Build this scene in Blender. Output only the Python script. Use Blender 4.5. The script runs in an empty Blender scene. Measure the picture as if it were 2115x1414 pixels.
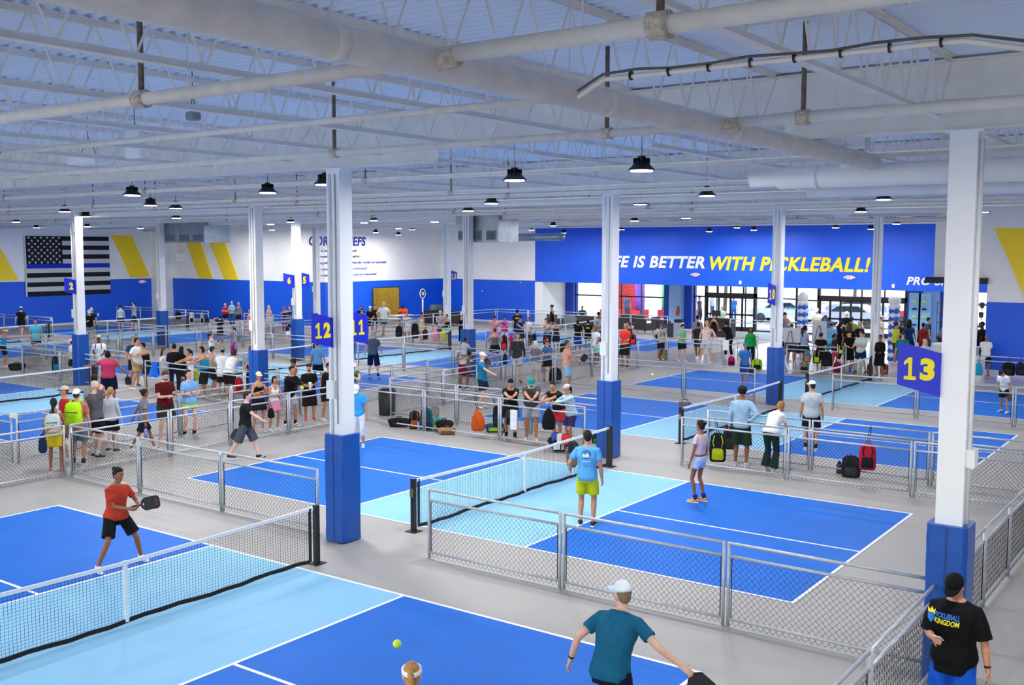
import bpy, bmesh, math, random
from mathutils import Vector, Matrix, Quaternion
from mathutils.bvhtree import BVHTree
random.seed(7)
S = bpy.context.scene
C = S.collection
R = math.radians
# ------------------------------------------------------------ camera
F_PX = 2151.4
CAM = Vector((11.7567, -16.7568, 4.9011))
YAW, PIT, ROLL = -0.6245, 0.0899, 0.0019
_f = Vector((math.sin(YAW)*math.cos(PIT), math.cos(YAW)*math.cos(PIT), -math.sin(PIT)))
_r = Vector((math.cos(YAW), -math.sin(YAW), 0)); _u = _r.cross(_f)
_r2 = _r*math.cos(ROLL)+_u*math.sin(ROLL); _u2 = -_r*math.sin(ROLL)+_u*math.cos(ROLL)
cd = bpy.data.cameras.new('camera'); cam = bpy.data.objects.new('camera', cd); C.objects.link(cam)
cd.sensor_width = 36; cd.lens = 36*F_PX/2115; cd.clip_start = .1; cd.clip_end = 400
cam.matrix_world = Matrix(((_r2.x, _u2.x, -_f.x, CAM.x), (_r2.y, _u2.y, -_f.y, CAM.y), (_r2.z, _u2.z, -_f.z, CAM.z), (0, 0, 0, 1)))
S.camera = cam
S.view_settings.view_transform = 'Standard'; S.view_settings.look = 'None'; S.view_settings.gamma = 1
S.view_settings.use_curve_mapping = False
S.view_settings.exposure = 0.08
S.cycles.max_bounces = 10; S.cycles.diffuse_bounces = 8; S.cycles.glossy_bounces = 3
S.cycles.transparent_max_bounces = 8; S.cycles.sample_clamp_indirect = 4; S.cycles.caustics_reflective = False
S.cycles.caustics_refractive = False
# ------------------------------------------------------------ sky and sun
W = bpy.data.worlds.new('sky'); S.world = W; W.use_nodes = True
nt = W.node_tree; bg = nt.nodes['Background']
sky = nt.nodes.new('ShaderNodeTexSky'); sky.sky_type = 'NISHITA'; sky.sun_elevation = R(48); sky.sun_rotation = R(200)
sky.sun_disc = False; sky.air_density = 1.0
nt.links.new(sky.outputs[0], bg.inputs[0]); bg.inputs[1].default_value = 0.9
sl = bpy.data.lights.new('sun', 'SUN'); sl.energy = 5.0; sl.angle = R(1); sl.color = (1, .96, .9)
so = bpy.data.objects.new('sun', sl); C.objects.link(so); so.rotation_euler = (R(42), 0, R(160)); so.location = (0, 60, 30)
LAMP_W = 130.0          # watts of each high bay lamp
LAMP_C = (1.0, 0.98, 0.96)

# ------------------------------------------------------------ helpers
def lin(c):
    if isinstance(c, str):
        c = tuple(int(c[i:i+2], 16)/255 for i in (0, 2, 4))
    return tuple((x/12.92 if x <= .04045 else ((x+.055)/1.055)**2.4) for x in c)
_m = {}
def mat(c, rough=.7, metal=0., var=.06, scale=30., bump=0., coat=0., name=None, emit=0., alpha=1., c2=None, spec=.5):
    k = (c, rough, metal, var, scale, bump, coat, emit, alpha, c2, spec)
    if k in _m: return _m[k]
    m = bpy.data.materials.new(name or 'paint_%s' % (c if isinstance(c, str) else 'mix')); m.use_nodes = True
    n = m.node_tree; p = n.nodes['Principled BSDF']
    col = lin(c); a = tuple(min(1, x*(1+var)) for x in col)+(1,); b = tuple(x*(1-var) for x in col)+(1,)
    if c2: b = lin(c2)+(1,)
    tc = n.nodes.new('ShaderNodeTexCoord'); nz = n.nodes.new('ShaderNodeTexNoise'); nz.inputs['Scale'].default_value = scale
    nz.inputs['Detail'].default_value = 3
    n.links.new(tc.outputs['Object'], nz.inputs['Vector'])
    cr = n.nodes.new('ShaderNodeValToRGB'); cr.color_ramp.elements[0].position = .35 if not c2 else .47; cr.color_ramp.elements[1].position = .65 if not c2 else .53
    cr.color_ramp.elements[0].color = b; cr.color_ramp.elements[1].color = a
    n.links.new(nz.outputs['Fac'], cr.inputs[0]); n.links.new(cr.outputs[0], p.inputs['Base Color'])
    p.inputs['Roughness'].default_value = rough; p.inputs['Metallic'].default_value = metal
    p.inputs['Specular IOR Level'].default_value = spec
    if coat: p.inputs['Coat Weight'].default_value = coat
    if emit:
        p.inputs['Emission Color'].default_value = col+(1,); p.inputs['Emission Strength'].default_value = emit
    if bump:
        bp = n.nodes.new('ShaderNodeBump'); bp.inputs['Strength'].default_value = bump; bp.inputs['Distance'].default_value = .01
        n.links.new(nz.outputs['Fac'], bp.inputs['Height']); n.links.new(bp.outputs[0], p.inputs['Normal'])
    if alpha < 1: p.inputs['Alpha'].default_value = alpha
    _m[k] = m
    return m
def cloth(c, c2=None, sc=None): return mat(c, .85, 0, .10, sc or (60 if c2 else 9), .25, name='fabric', c2=c2, spec=.2)

class MB:
    def __init__(s): s.v = []; s.f = []; s.mi = []; s.mats = []; s.cur = 0
    def use(s, m):
        if m not in s.mats: s.mats.append(m)
        s.cur = s.mats.index(m); return s
    def add(s, vs, fs):
        o = len(s.v); s.v += [tuple(v) for v in vs]
        for f in fs: s.f.append(tuple(i+o for i in f)); s.mi.append(s.cur)
        return s
    def box(s, x0, x1, y0, y1, z0, z1, M=None):
        vs = [Vector((x, y, z)) for z in (z0, z1) for y in (y0, y1) for x in (x0, x1)]
        if M: vs = [M @ v for v in vs]
        return s.add(vs, [(0, 2, 3, 1), (4, 5, 7, 6), (0, 1, 5, 4), (2, 6, 7, 3), (0, 4, 6, 2), (1, 3, 7, 5)])
    def quad(s, a, b, c, d): return s.add([a, b, c, d], [(0, 1, 2, 3)])
    def tube(s, pts, r, n=8, cap=True, up=None):
        pts = [Vector(p) for p in pts]; rs = r if isinstance(r, (list, tuple)) else [r]*len(pts)
        rings = []
        pv = None
        for i, p in enumerate(pts):
            d = (pts[min(i+1, len(pts)-1)]-pts[max(i-1, 0)])
            d = d.normalized() if d.length > 1e-9 else Vector((0, 0, 1))
            if pv is None:
                a = up or (Vector((0, 0, 1)) if abs(d.z) < .9 else Vector((0, 1, 0)))
                pv = d.cross(a).normalized()
            else:
                pv = (pv-d*pv.dot(d)).normalized()
            q = d.cross(pv)
            rr = rs[i]; ra, rb = rr if isinstance(rr, tuple) else (rr, rr)
            rings.append([p+pv*math.cos(2*math.pi*k/n)*ra+q*math.sin(2*math.pi*k/n)*rb for k in range(n)])
        vs = [v for g in rings for v in g]; fs = []
        for i in range(len(pts)-1):
            for k in range(n):
                k2 = (k+1) % n; fs.append((i*n+k, i*n+k2, (i+1)*n+k2, (i+1)*n+k))
        if cap: fs += [tuple(range(n))[::-1], tuple((len(pts)-1)*n+k for k in range(n))]
        return s.add(vs, fs)
    def ell(s, c, r, n=12, m=8, M=None):
        c = Vector(c); vs = []; fs = []
        if not isinstance(r, (tuple, list)): r = (r, r, r)
        for j in range(1, m):
            t = math.pi*j/m
            for k in range(n):
                a = 2*math.pi*k/n
                vs.append(Vector((r[0]*math.sin(t)*math.cos(a), r[1]*math.sin(t)*math.sin(a), r[2]*math.cos(t))))
        vs += [Vector((0, 0, r[2])), Vector((0, 0, -r[2]))]
        if M: vs = [M @ v for v in vs]
        vs = [v+c for v in vs]
        for j in range(m-2):
            for k in range(n):
                k2 = (k+1) % n; fs.append((j*n+k, (j+1)*n+k, (j+1)*n+k2, j*n+k2))
        T = (m-1)*n
        for k in range(n):
            k2 = (k+1) % n; fs.append((T, k, k2)); fs.append((T+1, (m-2)*n+k2, (m-2)*n+k))
        return s.add(vs, fs)
    def prism(s, pts, d):       # planar polygon extruded along vector d
        d = Vector(d); n = len(pts); vs = [Vector(p) for p in pts]+[Vector(p)+d for p in pts]
        return s.add(vs, [tuple(range(n))[::-1], tuple(range(n, 2*n))]+[(i, (i+1) % n, n+(i+1) % n, n+i) for i in range(n)])
    def mesh(s, name, smooth=False, fix=False):
        me = bpy.data.meshes.new(name); me.from_pydata(s.v, [], s.f)
        for m in s.mats: me.materials.append(m)
        me.polygons.foreach_set('material_index', s.mi)
        if fix:
            b = bmesh.new(); b.from_mesh(me); bmesh.ops.recalc_face_normals(b, faces=b.faces); b.to_mesh(me); b.free()
        if smooth: me.shade_smooth()
        me.update(); return me
    def obj(s, name, parent=None, m=None, smooth=False, fix=False):
        if m and not s.mats: s.mats.append(m)
        return link(name, s.mesh(name, smooth, fix), parent)
def link(name, data, parent=None):
    o = bpy.data.objects.new(name, data); C.objects.link(o)
    if parent: o.parent = parent
    return o
def tag(o, label, cat, group=None):
    o['label'] = label; o['category'] = cat
    if group: o['group'] = group
    return o
def thing(name, label, cat, loc=(0, 0, 0), rz=0, group=None):
    o = bpy.data.objects.new(name, None); C.objects.link(o); o.location = loc; o.rotation_euler = (0, 0, rz)
    return tag(o, label, cat, group)
def struct(o): o['kind'] = 'structure'; return o
def dup(o, parent=None):
    c = o.copy(); C.objects.link(c); c.parent = parent
    for ch in list(o.children): dup(ch, c)
    return c
def ray(px, py):
    return _f+_r2*(px-1057.5)/F_PX-_u2*(py-707)/F_PX
def at(px, py, ax, v):
    d = ray(px, py); return CAM+d*((v-CAM[ax])/d[ax])
def text(body, size, m, ext=.004, shear=0., off=0., align='CENTER', name='lettering', sp=1.):
    cu = bpy.data.curves.new(name, 'FONT'); cu.body = body; cu.size = size; cu.shear = shear; cu.offset = off
    cu.extrude = ext; cu.align_x = align; cu.align_y = 'CENTER'; cu.resolution_u = 3; cu.space_character = sp
    o = bpy.data.objects.new(name, cu); C.objects.link(o)
    bpy.context.view_layer.update()
    me = bpy.data.meshes.new_from_object(o.evaluated_get(bpy.context.evaluated_depsgraph_get()))
    bpy.data.objects.remove(o); me.materials.clear(); me.materials.append(m); me.name = name
    return me
def fit(me, w, h):       # scale a text mesh to a width and height, centred on its middle
    xs = [v.co.x for v in me.vertices]; ys = [v.co.y for v in me.vertices]
    cx, cy = (min(xs)+max(xs))/2, (min(ys)+max(ys))/2; sx = w/(max(xs)-min(xs)); sy = h/(max(ys)-min(ys))
    for v in me.vertices: v.co.x = (v.co.x-cx)*sx; v.co.y = (v.co.y-cy)*sy
    return me
def place(o, loc, xdir, ydir=(0, 0, 1)):     # local x -> xdir, local y -> up
    x = Vector(xdir).normalized(); y = Vector(ydir).normalized(); z = x.cross(y)
    o.matrix_local = Matrix(((x.x, y.x, z.x, loc[0]), (x.y, y.y, z.y, loc[1]), (x.z, y.z, z.z, loc[2]), (0, 0, 0, 1)))
    return o

WHITE = mat('f2f2f0', .6, var=.02, scale=2, name='white_paint')
# ============================================================ floor and courts
def floor_mat():
    m = mat('a5a19b', .5, var=.05, scale=.35, name='grey_court_coating', bump=0); n = m.node_tree; p = n.nodes['Principled BSDF']
    return m
FLOOR = floor_mat()
struct(MB().box(-50.3, 24, -34, 23.5, -.1, 0).obj('floor', None, FLOOR))
struct(MB().box(-50.3, -9.2, 23.5, 45, -.1, 0).obj('floor', None, FLOOR))
LOB = mat('d6cec8', .2, var=.08, scale=1.2, name='polished_lobby_floor', coat=.3)
struct(MB().box(-9.2, 24, 23.5, 42.5, -.1, 0).obj('floor', None, LOB))
COURT = mat('0d6bcd', .6, var=.05, scale=1.3, spec=.2, name='blue_court_coating')
KIT = mat('8cc4e2', .6, var=.03, scale=.8, spec=.2, name='light_blue_court_coating')
LINE = mat('f4f6f8', .6, var=.02, name='white_line_paint')
def court(cx, cy, label):
    L, Wd, K, t = 6.706, 3.048, 2.134, .051
    c = thing('pickleball_court', label, 'court', (cx, cy, 0))
    MB().box(-L, L, -Wd, Wd, .0005, .003).obj('playing_surface', c, COURT)
    MB().box(-K, K, -Wd, Wd, .003, .0045).obj('kitchen_zone', c, KIT)
    def ln(x0, x1, y0, y1): MB().box(x0, x1, y0, y1, .0045, .0065).obj('court_line', c, LINE)
    for s in (-1, 1):
        y0, y1 = (Wd-t, Wd) if s > 0 else (-Wd, -Wd+t); ln(-L, L, y0, y1)
        x0, x1 = (L-t, L) if s > 0 else (-L, -L+t); ln(x0, x1, -Wd+t, Wd-t)
        x0, x1 = (K-t, K) if s > 0 else (-K, -K+t); ln(x0, x1, -Wd+t, Wd-t)
        ln(min(s*K, s*(L-t)), max(s*K, s*(L-t)), -t/2, t/2)
    return c
BLK = mat('16171a', .5, name='black_powder_coat'); TAPE = mat('eef1f4', .7, var=.02, name='white_net_tape')
NETM = mat('14161b', .8, name='black_net_cord'); BRASS = mat('b59a5c', .35, .9, name='brass')
def net_meshes():
    b = MB(); w = 3.2; r = .0022; n = int(2*w/.048)
    def h(x): return .914-.05*(1-abs(x)/3.35)
    for i in range(n+1):
        x = -w+2*w*i/n; b.tube([(x, 0, .09), (x, 0, h(x)-.04)], r, 3, False)
    for j in range(18):
        f = (j+.5)/18
        b.tube([(x, 0, .09+(h(x)-.13)*f) for x in (-w, 0, w)], r, 3, False)
    return b.mesh('net_mesh')
NET = net_meshes(); NET.materials.append(NETM)
net_proto = None
def net(cx, cy, label):
    global net_proto
    if net_proto:
        t = dup(net_proto); t.location = (cx, cy, 0); tag(t, label, 'net'); return t
    t = thing('pickleball_net', label, 'net', (cx, cy, 0), R(90)); net_proto = t
    link('net_mesh', NET, t)
    b = MB()
    for s in (-1, 1): b.prism([(s*3.28, -.012, .914), (0, -.012, .864), (0, -.012, .814), (s*3.28, -.012, .864)], (0, .024, 0))
    b.obj('top_tape', t, TAPE, fix=True)
    b = MB(); n = 24
    for i in range(n):
        x0 = -3.2+6.4*i/n; x1 = x0+6.4/n; z = lambda x: .045+.012*math.sin(x*3.1)+.008*math.sin(x*9)
        b.prism([(x0, -.01, z(x0)), (x1, -.01, z(x1)), (x1, -.01, z(x1)+.055), (x0, -.01, z(x0)+.055)], (0, .02, 0))
    b.obj('bottom_hem', t, mat('0f1013', .8, name='black_vinyl'), fix=True)
    MB().box(-.025, .025, -.017, .017, .06, .87).obj('center_strap', t, TAPE)
    for s in (-1, 1):
        MB().box(s*3.22-.02, s*3.22+.02, -.014, .014, .06, .9).obj('side_band', t, BLK)
        p = MB().box(s*3.355-.038, s*3.355+.038, -.038, .038, .012, .93).obj('post', t, BLK)
        MB().box(s*3.355-.11, s*3.355+.11, -.11, .11, 0, .012).obj('base_plate', p, BLK)
    MB().box(-3.42, -3.39, -.03, .03, .62, .76).obj('winch', t, BRASS)
    return t
COURTS = [(0, -9.0, 'blue court in front with a light blue kitchen, nearest'), (0, 0, 'blue court between the pillar signed 12 and the near right fence'),
    (0, 10.2, 'blue court behind the wide aisle of bags and hooks at centre right'), (0, 19.15, 'blue court just before the shiny entrance floor'),
    (-20.2, -9, 'left court mostly outside the frame at the left edge'), (-20.2, 0, 'left court whose near net ends at the padded pillar signed 2'), (-20.2, 10.1, 'court behind the crowd leaning on the left rails'),
    (-20.2, 19.1, 'court below the gold curtain in the back middle'), (-40.2, 10.1, 'left back court under the striped flag'), (-40.2, 18.9, 'far left back court before the yellow wall stripes'), (-18.6, 30.3, 'farthest court by the lounge sofas'),
    ]
for x, y, l in COURTS:
    court(x, y, l)
    if not (x == -20.2 and y == -9): net(x, y, 'black net across the '+l.replace('blue court', 'court', 1))
# ============================================================ fences
GALV = mat('bcc1c7', .35, .25, var=.08, scale=12, name='galvanised_steel'); WIRE = mat('25272b', .6, .2, name='dark_fence_wire')
_cl = {}
def chain(w):
    w = round(w, 1)
    if w in _cl: return _cl[w]
    b = MB(); D = .082; z0, z1 = .03, .965; n = 2*round(w/D); d = w/n; k = 2*round((z1-z0)/D)
    for i in range(n):
        b.tube([((i+(((i+j) % 2)*.96+.02))*d, (.004 if j % 2 else -.004), z0+j*(z1-z0)/k) for j in range(k+1)], .0031, 3, False)
    b.box(.012, .02, -.006, .006, .1, .93); b.box(w-.02, w-.012, -.006, .006, .1, .93)
    me = b.mesh('chain_link_mesh'); me.materials.append(WIRE); _cl[w] = me
    return me
def _tube_mesh(pts, r):
    me = MB().tube(pts, r, 8).mesh('rail', True); me.materials.append(GALV); return me
POST = _tube_mesh([(0, 0, 0), (0, 0, 1.13)], .024)
FOOT = MB().box(-.05, .05, -.035, .035, 0, .008).mesh('post_foot'); FOOT.materials.append(GALV)
_rails = {}
def rail(w):
    w = round(w, 2)
    if w not in _rails: _rails[w] = _tube_mesh([(0, 0, 0), (w, 0, 0)], .021)
    return _rails[w]
def fence(axis, c, cuts, label):
    a = cuts[0]; x0, y0 = (a, c) if axis == 'x' else (c, a)
    t = thing('chain_link_fence', label, 'fence', (x0, y0, 0), 0 if axis == 'x' else R(90))
    for u, v in zip(cuts, cuts[1:]):
        u -= a; v -= a; p0, p1 = u+.035, v-.035
        for q in (p0, p1):
            o = link('post', POST, t); o.location.x = q
            f = link('foot_plate', FOOT, o)
        for nm, z in (('top_rail', 1.115), ('middle_rail', .945), ('bottom_rail', .115)):
            o = link(nm, rail(p1-p0), t); o.location = (p0, 0, z)
        o = link('chain_link_mesh', chain(p1-p0-.05), t); o.location = (p0+.025, 0, 0)
        sx = (p1-p0-.05)/round(p1-p0-.05, 1); o.scale.x = sx
    return t
F = fence
F('x', -4.42, [1.22, 3.76, 6.3, 8.86], 'nearest right fence, three panels below the court signed 12')
F('x', -4.42, [-8.82, -6.35, -3.8, -1.22], 'fence running right from the corner behind the woman in the orange top')
F('y', 8.92, [-12.2, -9.6, -7.0, -4.42], 'fence coming towards the viewer beside the man looking at his phone')
F('y', 8.86, [-3.42, -1.68, .03, 1.75, 4.36], 'fence at the right edge beyond the pillar signed 13')
F('x', 4.36, [1.24, 3.74, 6.32, 8.82], 'fence with the yellow-trimmed black backpack behind the woman in pink')
F('x', 4.36, [-8.82, -6.37, -3.84, -1.27], 'fence on which four people in a row rest their arms')
F('x', 5.68, [1.26, 3.78, 6.33, 8.82], 'fence behind the red and black backpacks at right')
F('x', 5.68, [-8.82, -6.31, -3.8, -1.25], 'fence starting at the corner above the black waste bin')
F('y', -8.88, [-12.1, -9.55, -7.0, -4.47], 'fence at the lower left edge in front of the group with the lime backpack')
F('y', -8.88, [-4.37, -1.85, -.08, 1.83, 4.31], 'fence that the girl in the pink skirt leans on')
F('y', -8.88, [5.73, 8.21, 9.95, 12.0, 14.4], 'fence behind the man in the teal shirt reaching out')
F('y', -8.88, [14.5, 17.1, 18.85, 20.7, 23.1], 'fence that the man in the red shirt stands behind')
F('x', 14.45, [-8.82, -6.26, -3.7, -1.18], 'fence in front of the court signed 10 with a clamp at its foot')
F('x', 14.45, [1.26, 3.76, 6.35, 8.9], 'fence behind the number 13 sign')
F('x', 23.1, [-8.82, -6.15], 'short fence with a white towel on its end')
F('x', 23.1, [-3.52, -1.1], 'single fence panel hung with many bags')
F('x', 23.1, [3.3, 5.85, 8.4], 'fence with black jackets on it by the blue right wall')
F('x', -4.42, [-18.7, -16.2, -13.65, -11.13], 'left edge fence behind the lime backpack')
F('y', -11.08, [-4.37, -1.85, .06, 1.73, 4.31], 'fence behind the man in maroon and the woman in lime shorts')
F('x', 4.36, [-18.75, -16.2, -13.65, -11.13], 'fence the crowd in tank tops leans on')
F('x', 4.36, [-28.9, -26.45, -23.9, -21.35], 'left fence in front of the black duffel bag')
F('x', 5.68, [-18.75, -16.2, -13.65, -11.13], 'fence beyond the padded pillar behind the crowd')
F('x', 5.68, [-28.9, -26.45, -23.9, -21.35], 'left fence with small hooks behind the duffel bag')
F('y', -11.08, [5.73, 8.26, 10.03, 11.8, 14.3], 'long fence behind the black waste bin')
F('y', -11.08, [14.45, 17.0, 18.8, 20.6, 23.0], 'fence behind the woman in the patterned vest')
F('x', 14.4, [-18.6, -16.05, -13.5, -11.13], 'fence in front of the grey haired player in navy shorts')
F('x', 14.4, [-28.8, -26.3, -23.8, -21.25], 'fence between the two padded pillars left of sign 12')
F('y', -28.95, [5.73, 8.2, 10.1, 11.9, 14.3], 'fence behind the man in the white shirt with a backpack')
F('y', -28.95, [14.5, 17.0, 18.8, 20.6, 23.0], 'fence behind the player in magenta leggings')
F('x', 23.1, [-28.4, -25.8, -23.2, -20.8], 'fence in front of the gold curtain with bags on it')
F('x', 23.1, [-18.55, -16.1, -13.6, -11.1], 'fence that the people in pink and navy shirts lean on')
F('y', -31.45, [5.7, 8.2, 10.1, 11.9, 14.4], 'side fence of the left back court')
F('y', -31.45, [14.5, 17.0, 18.8, 20.6, 23.2], 'side fence of the far left back court')
F('x', 14.45, [-49.0, -46.5, -44.0, -41.5], 'far fence left of the pillar signed 2')
F('x', 14.45, [-39.0, -36.4, -33.95, -31.5], 'far fence in front of the two players in grey')
F('x', 23.3, [-49.0, -46.4, -43.9, -41.8, -39.6], 'far fence below the yellow stripes with bags on hooks')
F('x', 23.3, [-36.4, -33.9, -31.45], 'far fence beside the three women at the blue wall')
F('y', -27.3, [24.4, 27.0, 29.6, 32.2, 35.7], 'fence running back to the blue wall right of the gold curtain')
F('x', 35.8, [-27.3, -24.9, -22.5, -20.1, -17.7, -15.3], 'long fence along the lounge sofas')
F('x', 35.8, [-11.6, -9.1, -6.6], 'fence in front of the reception counter')

# ============================================================ walls
WB = mat('065ae0', .5, var=.02, scale=1, name='blue_wall_paint'); WW = mat('f6f6f3', .7, var=.02, scale=1, name='white_wall_paint')
CEILW = mat('c9d6ea', .65, var=.03, scale=1, name='pale_steel_paint')
H = 7.0
def wall(name, x0, x1, y0, y1, zb=2.83, top=H):
    b = MB(); b.use(WB).box(x0, x1, y0, y1, 0, zb); b.use(WW).box(x0, x1, y0, y1, zb, top); return struct(b.obj(name))
wall('wall_left', -50.3, -50, -34, 27.7)
wall('wall_back', -50.3, -34.5, 28, 28.3)
wall('wall_back', -34.8, -34.5, 28.3, 39)
wall('wall_back', -34.8, -26.6, 39, 39.3)
wall('wall_right', 2.87, 24, 27.8, 28.1)
b = MB(); b.use(WW).box(.83, 2.87, 27.8, 28.1, 3.68, H); struct(b.obj('wall_right'))
wall('wall_right', 23.7, 24, -34, 27.8)
b = MB().use(WW); b.box(-50.3, 24, -34.3, -34, 5.2, H); b.box(-50.3, 24, -34.3, -34, 0, .3)
for k in range(10): b.box(-50.3+8*k, -49.5+8*k, -34.3, -34, .3, 5.2)  # openings between piers are invented, made for the added daylight windows
struct(b.obj('wall_front'))
struct(MB().box(-50, -49.4, 26.7, 28, 0, H).obj('trim_1', None, WW))
struct(MB().box(-50.6, -49.4, 27.4, 28.0, 0, H).obj('trim_2', None, WW)) if False else None
b = MB(); b.use(WB).box(-26.6, 2.87, 39, 39.3, 2.76, H); struct(b.obj('wall_back'))
struct(MB().box(-26.6, -26.0, 39, 42, 0, 2.76).obj('wall_back', None, WW))
struct(MB().box(-26.6, 24, 39.3, 42.3, 2.76, 2.86).obj('ceiling', None, WW))
struct(MB().box(3.2, 24, 28.1, 42.3, H-3.4, H-3.3).obj('ceiling', None, WW))
WH = mat('dfe3e6', .6, var=.02)
for k, (a, bb, ax) in enumerate([((-50, 27.7), (-34, None), 0)]): pass
def base(name, x0, x1, y0, y1): struct(MB().box(x0, x1, y0, y1, 0, .14).obj(name, None, WH))
base('baseboard_left', -50, -49.97, -34, 26.7); base('baseboard_back', -49.4, -34.5, 27.97, 28.0)
base('baseboard_back', -34.5, -34.47, 28, 39); base('baseboard_back', -34.5, -26.6, 38.97, 39); base('baseboard_right', 2.87, 23.7, 27.77, 27.8)
# header beam over the opening to the pro shop
tag(MB().box(.55, 2.9, 27.55, 27.8, 3.54, 3.78).obj('header_beam', None, mat('1d1d20', .6)), 'black steel header beam over the opening left of the blue right wall', 'beam')
# ---------------- storefront
FR = mat('1b1a1c', .45, name='dark_bronze_frame'); GL = bpy.data.materials.new('window_glass'); GL.use_nodes = True
_n = GL.node_tree; _n.nodes.clear(); _o = _n.nodes.new('ShaderNodeOutputMaterial'); _x = _n.nodes.new('ShaderNodeMixShader'); _t = _n.nodes.new('ShaderNodeBsdfTransparent'); _g = _n.nodes.new('ShaderNodeBsdfGlossy')
_t.inputs[0].default_value = (.95, .98, .98, 1); _g.inputs['Roughness'].default_value = .02; _x.inputs[0].default_value = .06
_n.links.new(_t.outputs[0], _x.inputs[1]); _n.links.new(_g.outputs[0], _x.inputs[2]); _n.links.new(_x.outputs[0], _o.inputs[0])
YG = 42.0
def window(n, x0, x1, vs, hz=(1.95,), z0=0., z1=2.76, fw=.05):
    w = struct(link('window_%d' % n, None)); w.location = (x0, YG, 0)
    MB().box(.02, x1-x0-.02, -.004, .004, z0, z1).obj('glass', w, GL)
    f = MB().use(FR); L = x1-x0
    f.box(0, fw, -.06, .06, z0, z1); f.box(L-fw, L, -.06, .06, z0, z1); f.box(0, L, -.06, .06, z0, z0+.08); f.box(0, L, -.06, .06, z1-.05, z1)
    for v in vs: f.box(v-x0-fw/2, v-x0+fw/2, -.05, .05, z0, z1)
    for z in hz: f.box(0, L, -.05, .05, z-.04, z+.04)
    f.obj('frame', w)
    return w
BW = mat('0b3fb5', .5, var=.02)
window(1, -27.3, -26.35, [], (1.6,))
struct(MB().box(-26.35, -25.35, 41.7, 42.3, 0, 2.76).obj('wall_back', None, BW))
window(2, -25.35, -18.6, [-23.3, -21.85, -20.4], (1.85,), .35)
window(3, -16.7, -10.2, [-15.2, -13.35], (2.0,), 0, 2.76)
struct(MB().box(-18.6, -16.7, 41.6, 42.3, 0, 2.76).obj('wall_back', None, BW))
struct(MB().box(-17.95, -17.2, 41.0, 41.6, 0, 2.76).obj('trim_3', None, mat('8db9ea', .5)))
def door(n, x0, x1, leaves, zt=2.02):
    d = struct(link('door_%d' % n, None)); d.location = (x0, YG-.15, 0); L = x1-x0
    f = MB().use(FR); f.box(0, .14, -.12, .12, 0, 2.76); f.box(L-.14, L, -.12, .12, 0, 2.76); f.box(0, L, -.12, .12, zt, zt+.24); f.box(0, L, -.1, .1, 2.66, 2.76)
    for k in range(1, 4): f.box(L*k/4-.03, L*k/4+.03, -.06, .06, zt+.24, 2.7)
    f.obj('frame', d)
    MB().box(.14, L-.14, -.004, .004, zt+.24, 2.66).obj('transom_glass', d, GL)
    w = (L-.28)/leaves
    for k in range(leaves):
        a = .14+k*w; p = MB().use(FR); t = .055
        p.box(a, a+t, -.03, .03, 0, zt); p.box(a+w-t, a+w, -.03, .03, 0, zt); p.box(a, a+w, -.03, .03, 0, .25); p.box(a, a+w, -.03, .03, zt-.08, zt); p.box(a, a+w, -.03, .03, .92, 1.02)
        lf = p.obj('door_leaf', d); MB().box(a+t, a+w-t, -.003, .003, .25, zt-.08).obj('glass', lf, GL)
    return d
door(1, -15.9, -12.6, 4); 
window(4, -10.2, -8.9, [], (1.95,))
door(2, -8.9, -3.9, 8)
struct(MB().box(-3.9, -3.0, 41.7, 42.3, 0, 2.76).obj('wall_back', None, BW))
struct(MB().box(-3.0, -2.2, 41.4, 41.7, 0, 2.76).obj('trim_4', None, mat('8db9ea', .5)))
struct(MB().box(-2.2, -1.6, 41.7, 42.3, 0, 2.76).obj('wall_back', None, BW))
window(5, -1.6, 5.4, [.6, 2.2, 3.9], (2.0,), .3, 3.6)
struct(MB().box(5.4, 24, 42, 42.3, 0, 3.7).obj('wall_back', None, WW))
# outside: pavement; unseen front windows added to let daylight onto the ceiling
for k in range(9):
    w_ = struct(MB().box(-49.5+8*k, -42.3+8*k, -34.16, -34.15, .3, 5.2).obj('window_%d' % (6+k), None, GL))
struct(MB().box(-70, 50, -110, -34.35, -.25, -.12).obj('ground', None, mat('d8d4cc', .9, scale=.5, name='sunlit_concrete')))  # unseen pavement added to bounce sunlight up through the front windows
struct(MB().box(-70, 50, 42.35, 120, -.25, -.12).obj('ground', None, mat('d8d4cc', .9, scale=.5, name='sunlit_concrete')))

# ============================================================ ceiling
def deck_mat():
    m = mat('e4eefc', .6, var=.02, scale=.6, name='corrugated_roof_deck'); n = m.node_tree; p = n.nodes['Principled BSDF']
    return m
DECK = deck_mat()
def deck():
    b = MB(); pitch = .152; y = -34.0; vs = []; x0, x1 = -50.3, 24
    prof = [(0, 0), (.03, .05), (.10, .05), (.13, 0), (.152, 0)]
    pts = []
    while y < 42.4:
        for a, h in prof[:-1]: pts.append((y+a, h))
        y += pitch
    n = len(pts); vs = [(x0, p[0], H+p[1]) for p in pts]+[(x1, p[0], H+p[1]) for p in pts]
    b.add(vs, [(i, i+1, n+i+1, n+i) for i in range(n-1)])
    return b.obj('ceiling', None, DECK)
struct(deck()); struct(MB().box(-51, 25, -35, 43, H+.06, H+.3).obj('ceiling', None, WW))
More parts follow.
